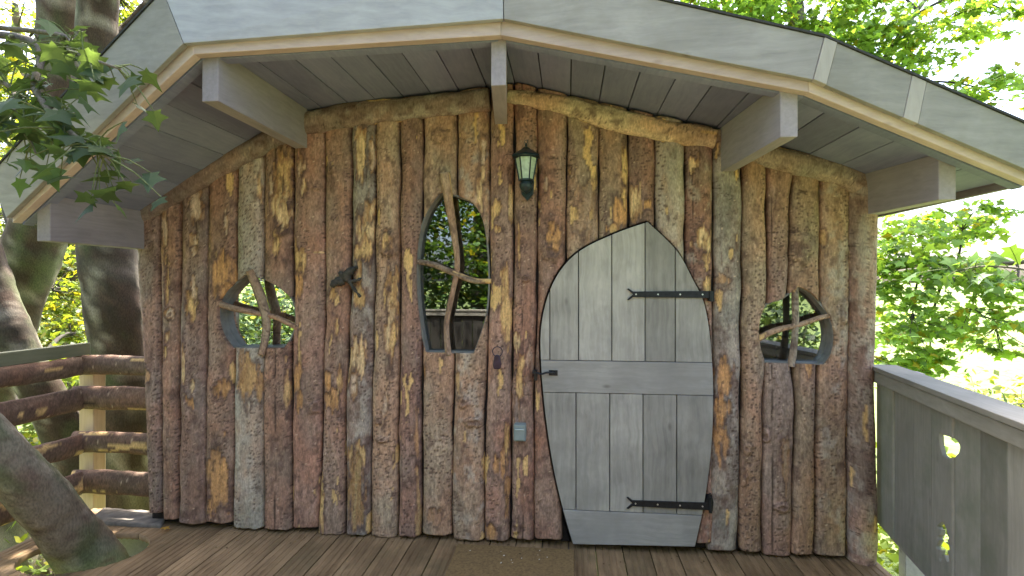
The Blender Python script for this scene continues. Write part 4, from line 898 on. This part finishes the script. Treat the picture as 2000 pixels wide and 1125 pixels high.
# the maple beyond the right-hand fence, its boughs reaching over the roof
b0 = np.array([3.6, 7.5, GZ]); ctr = at(1560, 250, 7.5)
R_CL = [cl(1760, 520, 75, 85, 6.2, 420), cl(1800, 455, 110, 48, 6.6, 420), cl(1880, 440, 70, 36, 6.4, 200), cl(1850, 530, 100, 50, 6.0, 420), cl(1780, 640, 85, 55, 6.1, 380), cl(1890, 625, 80, 36, 6.0, 230),
        cl(1950, 665, 60, 36, 6.0, 130), cl(1745, 720, 45, 50, 6.2, 220), cl(1815, 705, 46, 40, 6.1, 170), cl(1985, 560, 60, 40, 5.6, 150)]
R_CL += [cl(1300, 20, 90, 50, 7.5, 300), cl(1400, 20, 110, 60, 7.2, 420), cl(1500, 40, 110, 80, 7.0, 520), cl(1600, 50, 110, 80, 6.9, 540), cl(1700, 70, 110, 80, 6.9, 540), cl(1790, 110, 90, 80, 6.8, 400), cl(1720, 150, 80, 50, 6.9, 260),
         cl(1850, 40, 90, 50, 6.8, 240), cl(1870, 190, 60, 40, 6.7, 150), cl(1950, 180, 70, 40, 6.5, 130), cl(1980, 30, 60, 40, 6.6, 90), cl(1450, -80, 200, 80, 7.2, 500), cl(1700, -80, 200, 80, 7.2, 500), cl(1150, -60, 150, 70, 7.6, 300)]
R_CL = [(c_, r_, int(n_ * (1.35 if c_[2] < 2.6 else 1.6))) for c_, r_, n_ in R_CL]
tree('maple_tree', 'broad maple tree with layered boughs beyond the grey side fence', 'tree', b0, [([b0, at(1600, 700, 7.9), at(1580, 300, 7.6), at(1560, 60, 7.2), at(1500, -300, 7)], [.24, .2, .16, .11, .05]),
     ([at(1595, 560, 7.8), at(1760, 520, 6.8), at(1960, 515, 6.0), at(2080, 500, 5.6)], [.07, .04, .026, .012]), ([at(1585, 400, 7.7), at(1720, 130, 7.0), at(1850, -60, 6.6)], [.07, .04, .015])], R_CL, rng, .105, colour=GREEN * 1.5 + LIME * .65, yellow=.06)
# left trees: three stems rising behind the railing
tl = np.array([-3.9, 2.2, GZ])
L_CL = [cl(60, 250, 90, 80, 7.5, 500), cl(20, 420, 80, 70, 7.8, 420), cl(250, 30, 90, 70, 8, 480), cl(330, -40, 120, 60, 7.5, 400), cl(130, 560, 70, 70, 8.5, 460), cl(150, 650, 70, 60, 8.5, 420), cl(20, 120, 70, 60, 7.5, 260), cl(-60, 300, 90, 120, 7.5, 400), ((-3.2, 1.7, 5.1), (.8, .8, .5), 600), ((-3.35, 1.1, 5.2), (.7, .8, .5), 500)]  # last two clusters, out of view, added to shade the deck corner
tree('multi_stem_tree', 'tall tree with several thick grey stems rising behind the log railing', 'tree', at(230, 1500, 4.4), [
     ([at(250, 1500, 4.3), at(245, 930, 4.2), at(236, 700, 4.2), at(213, 500, 4.2), at(192, 250, 4.3), at(192, 0, 4.4), at(215, -300, 4.6)], [.24, .20, .19, .205, .17, .14, .1]),
     ([at(200, 1500, 4.8), at(-20, 900, 4.8), at(14, 640, 4.7), at(70, 470, 4.7), at(118, 300, 4.7), at(120, 0, 4.8), at(90, -300, 5)], [.22, .2, .2, .22, .20, .18, .12]),
     ([at(240, 1500, 4.0), at(150, 930, 4.0), at(45, 700, 3.9), at(-12, 560, 3.9), at(-90, 300, 4)], [.16, .14, .125, .12, .1]),
     ([at(200, 120, 4.4), at(270, 50, 4.6), at(340, -40, 4.8)], [.10, .085, .07])], L_CL, rng, .10, colour=LIME, yellow=.2, bark=GREY * np.array([.15, .14, .13]), moss=.2)
def simple_tree(px, depth, top, rad, cnt, label, colour, size=.16, yellow=.1, kind='leaf', group=None):
    p = at(px, 556, depth); b = np.array([p[0], p[1], GZ - .3]); H = top - b[2]; cls = []
    for k in range(16):
        a = rng.uniform(0, 6.28); h = rng.uniform(.18, 1.0); rr = rad * (1 - .55 * abs(h - .5)) * rng.uniform(.3, .85)
        cls.append(((b[0] + rr * math.cos(a), b[1] + rr * math.sin(a), b[2] + H * h), (rad * .5, rad * .5, rad * .34), cnt // 16))
    return tree('broadleaf_tree', label, 'tree', b, [([b, b + np.array([.1, .1, H * .5]), b + np.array([0, 0, H * .95])], [.03 * H, .02 * H, .006 * H])], cls, rng, size, kind, colour, yellow, group=group)
G1 = 'trees in the wood behind the log railing'
for (px, d, top, rad, cnt) in ((-90, 11, 6, 2.6, 6000), (120, 12, 7, 2.8, 6500), (300, 13, 8, 3.0, 6500), (-320, 9, 5.5, 2.4, 4000), (30, 17, 11, 4.0, 6000), (420, 16, 11, 3.6, 5000)):
    simple_tree(px, d, top, rad, cnt, 'sunlit yellow-green tree in the wood behind the log railing', LIME * 1.1, yellow=.25, group=G1)
# shrubs under the railing
def shrub(name, label, cat, c, r, cnt, colour, size, group=None, yellow=.1):
    root = empty(name, (c[0], c[1], GZ), label, cat, group); c = np.array(c, float); mb = MB(); P = []
    for k in range(14):
        e = c + rng.normal(0, .5, 3).clip(-1, 1) * np.array(r); mb.tube(resample([(c[0], c[1], GZ - .1), (np.array([c[0], c[1], GZ]) + e) / 2, e], 8), np.linspace(.018, .004, 8), 5)
    V = np.array(mb.V); mk('stems', V, mb.F, M_TRUNK, root, cols=np.broadcast_to(GREY * .3, (len(V), 3)), kind='stuff')
    x = rng.normal(0, .5, (cnt, 3)).clip(-1.1, 1.1); V, F, cc = leaves(c + x * np.array(r), size, 'leaf', rng, .8, leaf_cols(cnt, rng, colour, yellow)); mk('foliage', V, F, M_LEAF, root, cols=cc, kind='stuff')
G2 = 'shrubs below the log railing'
for (px, py, d, rx, rz) in ((20, 980, 5.6, .9, .8), (160, 830, 6.2, 1.0, .9), (-80, 820, 5.6, 1.0, .9), (260, 760, 6.8, .9, .9), (60, 1120, 4.8, .7, .5)):
    shrub('shrub', 'leafy green shrub growing below the log railing', 'shrub', at(px, py, d), (rx, rx, rz), 1500, LIME, .10, G2, .12)
shrub('bramble', 'pale yellow-green bush in the sunny field beyond the side fence', 'bush', at(1990, 800, 7.5), (.9, .8, .5), 700, LIME * 1.2, .11, yellow=.35)
# trees that face the wall and show in the window panes
G3 = 'trees facing the log wall'
for (x, y, top, rad, cnt) in ((-6.0, -10.0, 7.0, 2.7, 8000), (-2.4, -11.0, 8, 3.0, 9000), (2.6, -10.5, 7.5, 2.9, 8000), (7.5, -9.0, 7, 2.6, 6000), (-10.5, -8.0, 7, 2.8, 6000), (-4.4, -8.6, 6.5, 2.3, 7000), (-1.5, -9.2, 6.0, 2.1, 8000)):
    b = np.array([x, y, GZ - .3]); H = top - b[2]
    cls = [((x + rad * .6 * math.cos(k * 2.4) * (.4 + .6 * rng.uniform()), y + rad * .6 * math.sin(k * 2.4), b[2] + H * (.2 + .8 * k / 14)), (rad * .55, rad * .55, rad * .36), cnt // 15) for k in range(15)]
    tree('broadleaf_tree', 'green tree facing the log wall across the deck', 'tree', b, [([b, b + np.array([.1, 0, H * .5]), b + np.array([0, .1, H * .95])], [.03 * H, .02 * H, .006 * H])], cls, rng, .17, 'leaf', GREEN * 1.1, .1, group=G3)

shrub('leafy_bush', 'bright green leafy bush growing close behind the grey side fence', 'bush', (3.0, 1.5, -.75), (.85, 1.0, .8), 3200, LIME * 1.2, .09, yellow=.1)
G4 = 'bushes beyond the front fence'
for (x, y) in ((3.9, -7.6), (1.6, -8.6), (6.0, -7.0), (-5.2, -7.6), (-3.2, -8.8), (-7.4, -6.6), (-5.6, -6.1), (-6.6, -7.6)):
    shrub('bush', 'dense dark green bush beyond the fence across the front of the deck', 'bush', (x, y, .2), (1.2, .9, 1.6), 1800, DEEP, .15, G4, .05)

# the trunk that leans through the hole in the deck, with its near leafy bough
TP = [np.array([-2.50, .75, GZ]), np.array([-2.50, .20, -.95]), np.array([-2.505, -.36, .02]), np.array([-2.535, -.70, .58]), np.array([-2.78, -1.10, 1.35]), np.array([-3.15, -1.45, 2.4]), np.array([-3.3, -1.6, 3.8])]
MT = empty('leaning_tree', TP[0], 'mossy trunk leaning up through the round hole in the deck', 'tree')
trunk_mesh('trunk', TP, [.15, .14, .126, .104, .10, .09, .07], 7777, np.array([.15, .142, .11]), MT, .6, 28, 220)
C = []  # high crown and limbs out of frame, added to shade the near boughs
for k in range(14):
    c = np.array([-2.35, -.05, 4.8]) + rng.normal(0, 1, 3) * np.array([.7, .6, .4]); C.append(c + rng.normal(0, .42, (260, 3)) * np.array([1, 1, .5]))
    V, F, S, T = tube(resample([TP[-1] + np.array([0, 0, -.3]), (TP[-1] + c) / 2, c], 8), np.linspace(.03, .008, 8), 6); mk('shading_limb', V, F, M_TRUNK, MT, cols=np.broadcast_to(GREY * .3, (len(V), 3)), smooth=True)
C = np.concatenate(C); V, F, cc = leaves(C, .11, 'maple', rng, .6, leaf_cols(len(C), rng, DEEP)); mk('crown', V, F, M_LEAF, MT, cols=cc, kind='stuff')
LV, LF = leaf_shape('maple')
def leaf_bough(root, P, r, n, spread, size, seed, colour, drop=.0, names=('bough', 'leaf')):
    rg = np.random.default_rng(seed); P = resample(P, 40)
    V, F, S, T = tube(P, np.linspace(r, r * .25, 40), 8); bo = mk(names[0], V, F, M_TRUNK, root, cols=np.broadcast_to(GREY * .45, (len(V), 3)), smooth=True)
    tw = MB(); spots = []
    for k in range(n):
        i = int(rg.uniform(.15, 1) * 39); b = P[i]; e = b + rg.normal(0, 1, 3) * np.array(spread) - np.array([0, 0, drop * rg.uniform(0, 1)])
        tw.tube(resample([b, (b + e) / 2 + np.array([0, 0, .015]), e], 5), np.linspace(.0035, .0016, 5), 4); spots.append(e)
    V = np.array(tw.V); mk('twigs', V, tw.F, M_TRUNK, root, cols=np.broadcast_to(np.array([.10, .12, .05]), (len(V), 3)), kind='stuff')
    meshes = []
    for v in range(6):
        me = bpy.data.meshes.new('leaf'); Lv = LV.copy(); Lv[:, 2] += .10 * rg.normal() * Lv[:, 0] + .12 * rg.normal() * Lv[:, 0] * Lv[:, 1]; me.from_pydata([tuple(p) for p in Lv], [], [tuple(int(i) for i in f) for f in LF]); me.update()
        a_ = me.color_attributes.new('Col', 'FLOAT_COLOR', 'POINT'); c = colour * rg.uniform(.75, 1.25); rgba = np.ones((len(Lv), 4), np.float32); rgba[:, :3] = c; a_.data.foreach_set('color', rgba.ravel()); me.materials.append(M_LEAF); meshes.append(me)
    for e in spots:
        o = bpy.data.objects.new(names[1], meshes[int(rg.integers(6))]); COL.objects.link(o); o.parent = root
        o.location = e - wpos(root); s = size * rg.uniform(.7, 1.2); o.scale = (s, s, s)
        o.rotation_euler = (rg.normal(-.45, .4), rg.normal(0, .4), rg.uniform(0, 6.28))
leaf_bough(MT, [np.array([-3.08, -1.40, 2.2]), at(20, 70, 2.05), at(70, 180, 1.85), at(140, 260, 1.75), at(215, 310, 1.7)], .018, 90, (.08, .06, .075), .085, 31, DEEP, .05)
leaf_bough(MT, [np.array([-3.12, -1.43, 2.32]), at(60, 60, 1.95), at(140, 100, 1.8), at(235, 135, 1.72)], .012, 46, (.06, .06, .055), .085, 32, DEEP, .04)
leaf_bough(MT, [np.array([-3.08, -1.40, 2.2]), at(-40, 150, 2.0), at(30, 220, 1.9), at(70, 300, 1.85)], .012, 46, (.07, .06, .08), .085, 33, DEEP, .06)
MR = empty('young_maple', (3.1, 1.6, GZ), 'young maple with large drooping leaves close behind the side fence', 'tree')
q0 = at(2120, 560, 3.6); trunk_mesh('trunk', [np.array([q0[0], q0[1], GZ]), np.array([q0[0] + .05, q0[1], .2]), q0, q0 + np.array([.1, 0, 1.2])], [.06, .05, .04, .02], 7900, GREY * .5, MR, .3, 12, 40)
WP[MR.name] = np.array([3.1, 1.6, GZ])
leaf_bough(MR, [q0, at(2020, 530, 3.6), at(1930, 520, 3.7), at(1860, 530, 3.8)], .012, 26, (.12, .1, .08), .13, 41, GREEN, .06)
leaf_bough(MR, [q0 + np.array([0, 0, -.6]), at(2050, 780, 3.4), at(1985, 790, 3.3)], .010, 8, (.09, .08, .06), .14, 42, GREEN * 1.1, .05)

# ------------------------------------------------------------------ litter on the deck
n_ = 70; lx_ = rng.uniform(-2.3, 1.4, n_); ly_ = -.06 - np.abs(rng.normal(0, .10, n_))
V, F, cc = leaves(np.stack([lx_, ly_, np.where((lx_ > -.6) & (lx_ < .04), .017, .005)], 1), .017, 'leaf', rng, .12, leaf_cols(n_, rng, np.array([.20, .13, .06]), .0, .45))
tag(mk('leaf_litter', V, F, M_BARK, cols=cc, kind='stuff'), 'scattered brown bits of bark and leaf along the foot of the logs', 'litter')
yl = mk('fallen_leaf', (np.array([LV[:, 0], LV[:, 1], LV[:, 2] + .35]).T * .055) + np.array([wx(321, -.09), -.10, .004]), LF, M_LEAF, cols=np.broadcast_to(np.array([.55, .36, .08]), (len(LV), 3)))
tag(yl, 'curled yellow leaf fallen on the deck beside the slate slab', 'leaf')
V, F, cc = leaves(np.stack([rng.uniform(-.56, .0, 11), rng.uniform(-.26, -.10, 11), np.full(11, .016)], 1), .013, 'leaf', rng, .1, np.broadcast_to(np.array([.50, .45, .36]), (11, 3)))
tag(mk('wood_chips', V, F, M_BARK, cols=cc, kind='stuff'), 'pale wood chips scattered over the brown doormat', 'wood chips')
